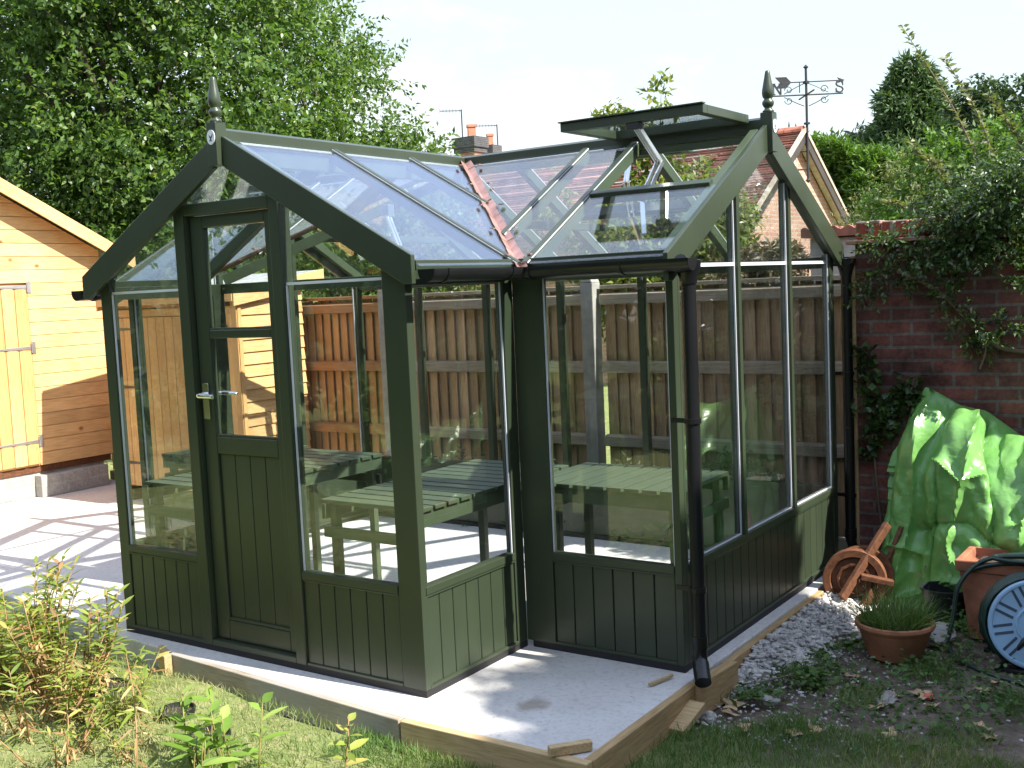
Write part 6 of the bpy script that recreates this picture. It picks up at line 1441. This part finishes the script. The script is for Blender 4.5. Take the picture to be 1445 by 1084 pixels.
tree('sky_block_hedge', 'long tall evergreen hedge added unseen behind the camera to darken the pane reflections', 'hedge', 'leaf_ever', [((-12,-4.6,1.8),(3.2,0.6,2.1),70,0.7,34,12,0.6), ((-6.5,-5.2,1.9),(3.2,0.6,2.2),70,0.7,34,12,0.6), ((-1,-6.4,2.0),(3.2,0.6,2.3),70,0.7,34,12,0.6), ((5,-9.5,2.2),(4.2,0.7,2.5),70,0.75,34,12,0.6)], 0.20, 0.12, base=(-2.0,-6.3,GROUND), trunk_r=0.08, nlimb=10)  # added out of view to keep bright sky and fill off the front

tree('garden_bush', 'sunlit light green bush behind the brick wall at the right edge, below the dark evergreen', 'shrub', 'leaf_hedge', [((2.75,6.0,2.05),(0.60,0.4,0.62),34,0.20,36,10,0.20), ((3.45,6.4,2.2),(0.60,0.4,0.75),30,0.2,36,10,0.20)], 0.055, 0.026, base=(3.0,6.2,GROUND), trunk_r=0.05, nlimb=12)
# ================================================================== sky, sun, camera
SUN = Vector((0.97, 0.08, 1.0)).normalized()
w = bpy.data.worlds.new('World'); sc.world = w; w.use_nodes = True
nt = w.node_tree; nt.nodes.clear()
out = nt.nodes.new('ShaderNodeOutputWorld'); bg = nt.nodes.new('ShaderNodeBackground')
sky = nt.nodes.new('ShaderNodeTexSky'); sky.sky_type = 'NISHITA'; sky.sun_disc = False
sky.sun_elevation = math.asin(SUN.z); sky.sun_rotation = math.atan2(SUN.x, SUN.y); sky.air_density = 1.0; sky.dust_density = 1.6; sky.ozone_density = 1.0
v = coords(nt, (1,1,2.2), 'Generated')
cf = noise(nt, v, 3.2, 7, 0.6)
cloud = ramp(nt, cf, [(0.48,(0,0,0)),(0.66,(0.85,0.85,0.85))])
tcs = nt.nodes.new('ShaderNodeTexCoord'); sps = nt.nodes.new('ShaderNodeSeparateXYZ'); nt.links.new(tcs.outputs['Generated'], sps.inputs[0])
air = ramp(nt, sps.outputs['Z'], [(0.0,(0.455,0.52,0.54)),(0.26,(0.435,0.52,0.55)),(0.48,(0.45,0.565,0.85)),(1.0,(0.46,0.58,0.86))])
air10 = mixc(nt, 1.0, air, (10.0,10.0,10.0), 'MULTIPLY')
pale = mixc(nt, 0.82, sky.outputs[0], air10)
pale = mixc(nt, cloud, pale, (5.6,5.7,5.75))
nt.links.new(pale, bg.inputs['Color']); bg.inputs['Strength'].default_value = 0.095
nt.links.new(bg.outputs[0], out.inputs['Surface'])
ld = bpy.data.lights.new('sun', 'SUN'); ld.energy = 5.0; ld.angle = math.radians(0.55); ld.color = (1.0, 0.955, 0.88)
lo = bpy.data.objects.new('sun', ld); COL.objects.link(lo); lo.rotation_mode = 'QUATERNION'; lo.rotation_quaternion = SUN.to_track_quat('Z', 'Y'); lo.location = (20, 2, 20)

cd = bpy.data.cameras.new('camera'); co = bpy.data.objects.new('camera', cd); COL.objects.link(co)
cd.sensor_width = 36.0; cd.sensor_fit = 'HORIZONTAL'; cd.lens = 1556.0/1445*36; cd.clip_start = 0.05; cd.clip_end = 500
r = Vector((0.82209448,0.56754521,-0.04531109)); u = Vector((-0.01243959,0.09746948,0.99516077)); f = Vector((-0.56921518,0.81755252,-0.08718915))
mw = Matrix(((r.x,u.x,-f.x,4.953),(r.y,u.y,-f.y,-3.466),(r.z,u.z,-f.z,1.7079),(0,0,0,1)))
co.matrix_world = mw
sc.camera = co
vs = sc.view_settings; vs.view_transform = 'Standard'; vs.look = 'None'; vs.gamma = 1.0; vs.use_curve_mapping = False; vs.exposure = 1.3
sc.display_settings.display_device = 'sRGB'
cy = sc.cycles
cy.transparent_max_bounces = 40; cy.max_bounces = 10; cy.transmission_bounces = 8; cy.glossy_bounces = 5; cy.diffuse_bounces = 4
cy.caustics_reflective = False; cy.caustics_refractive = False; cy.use_denoising = True
cy.sample_clamp_indirect = 8.0
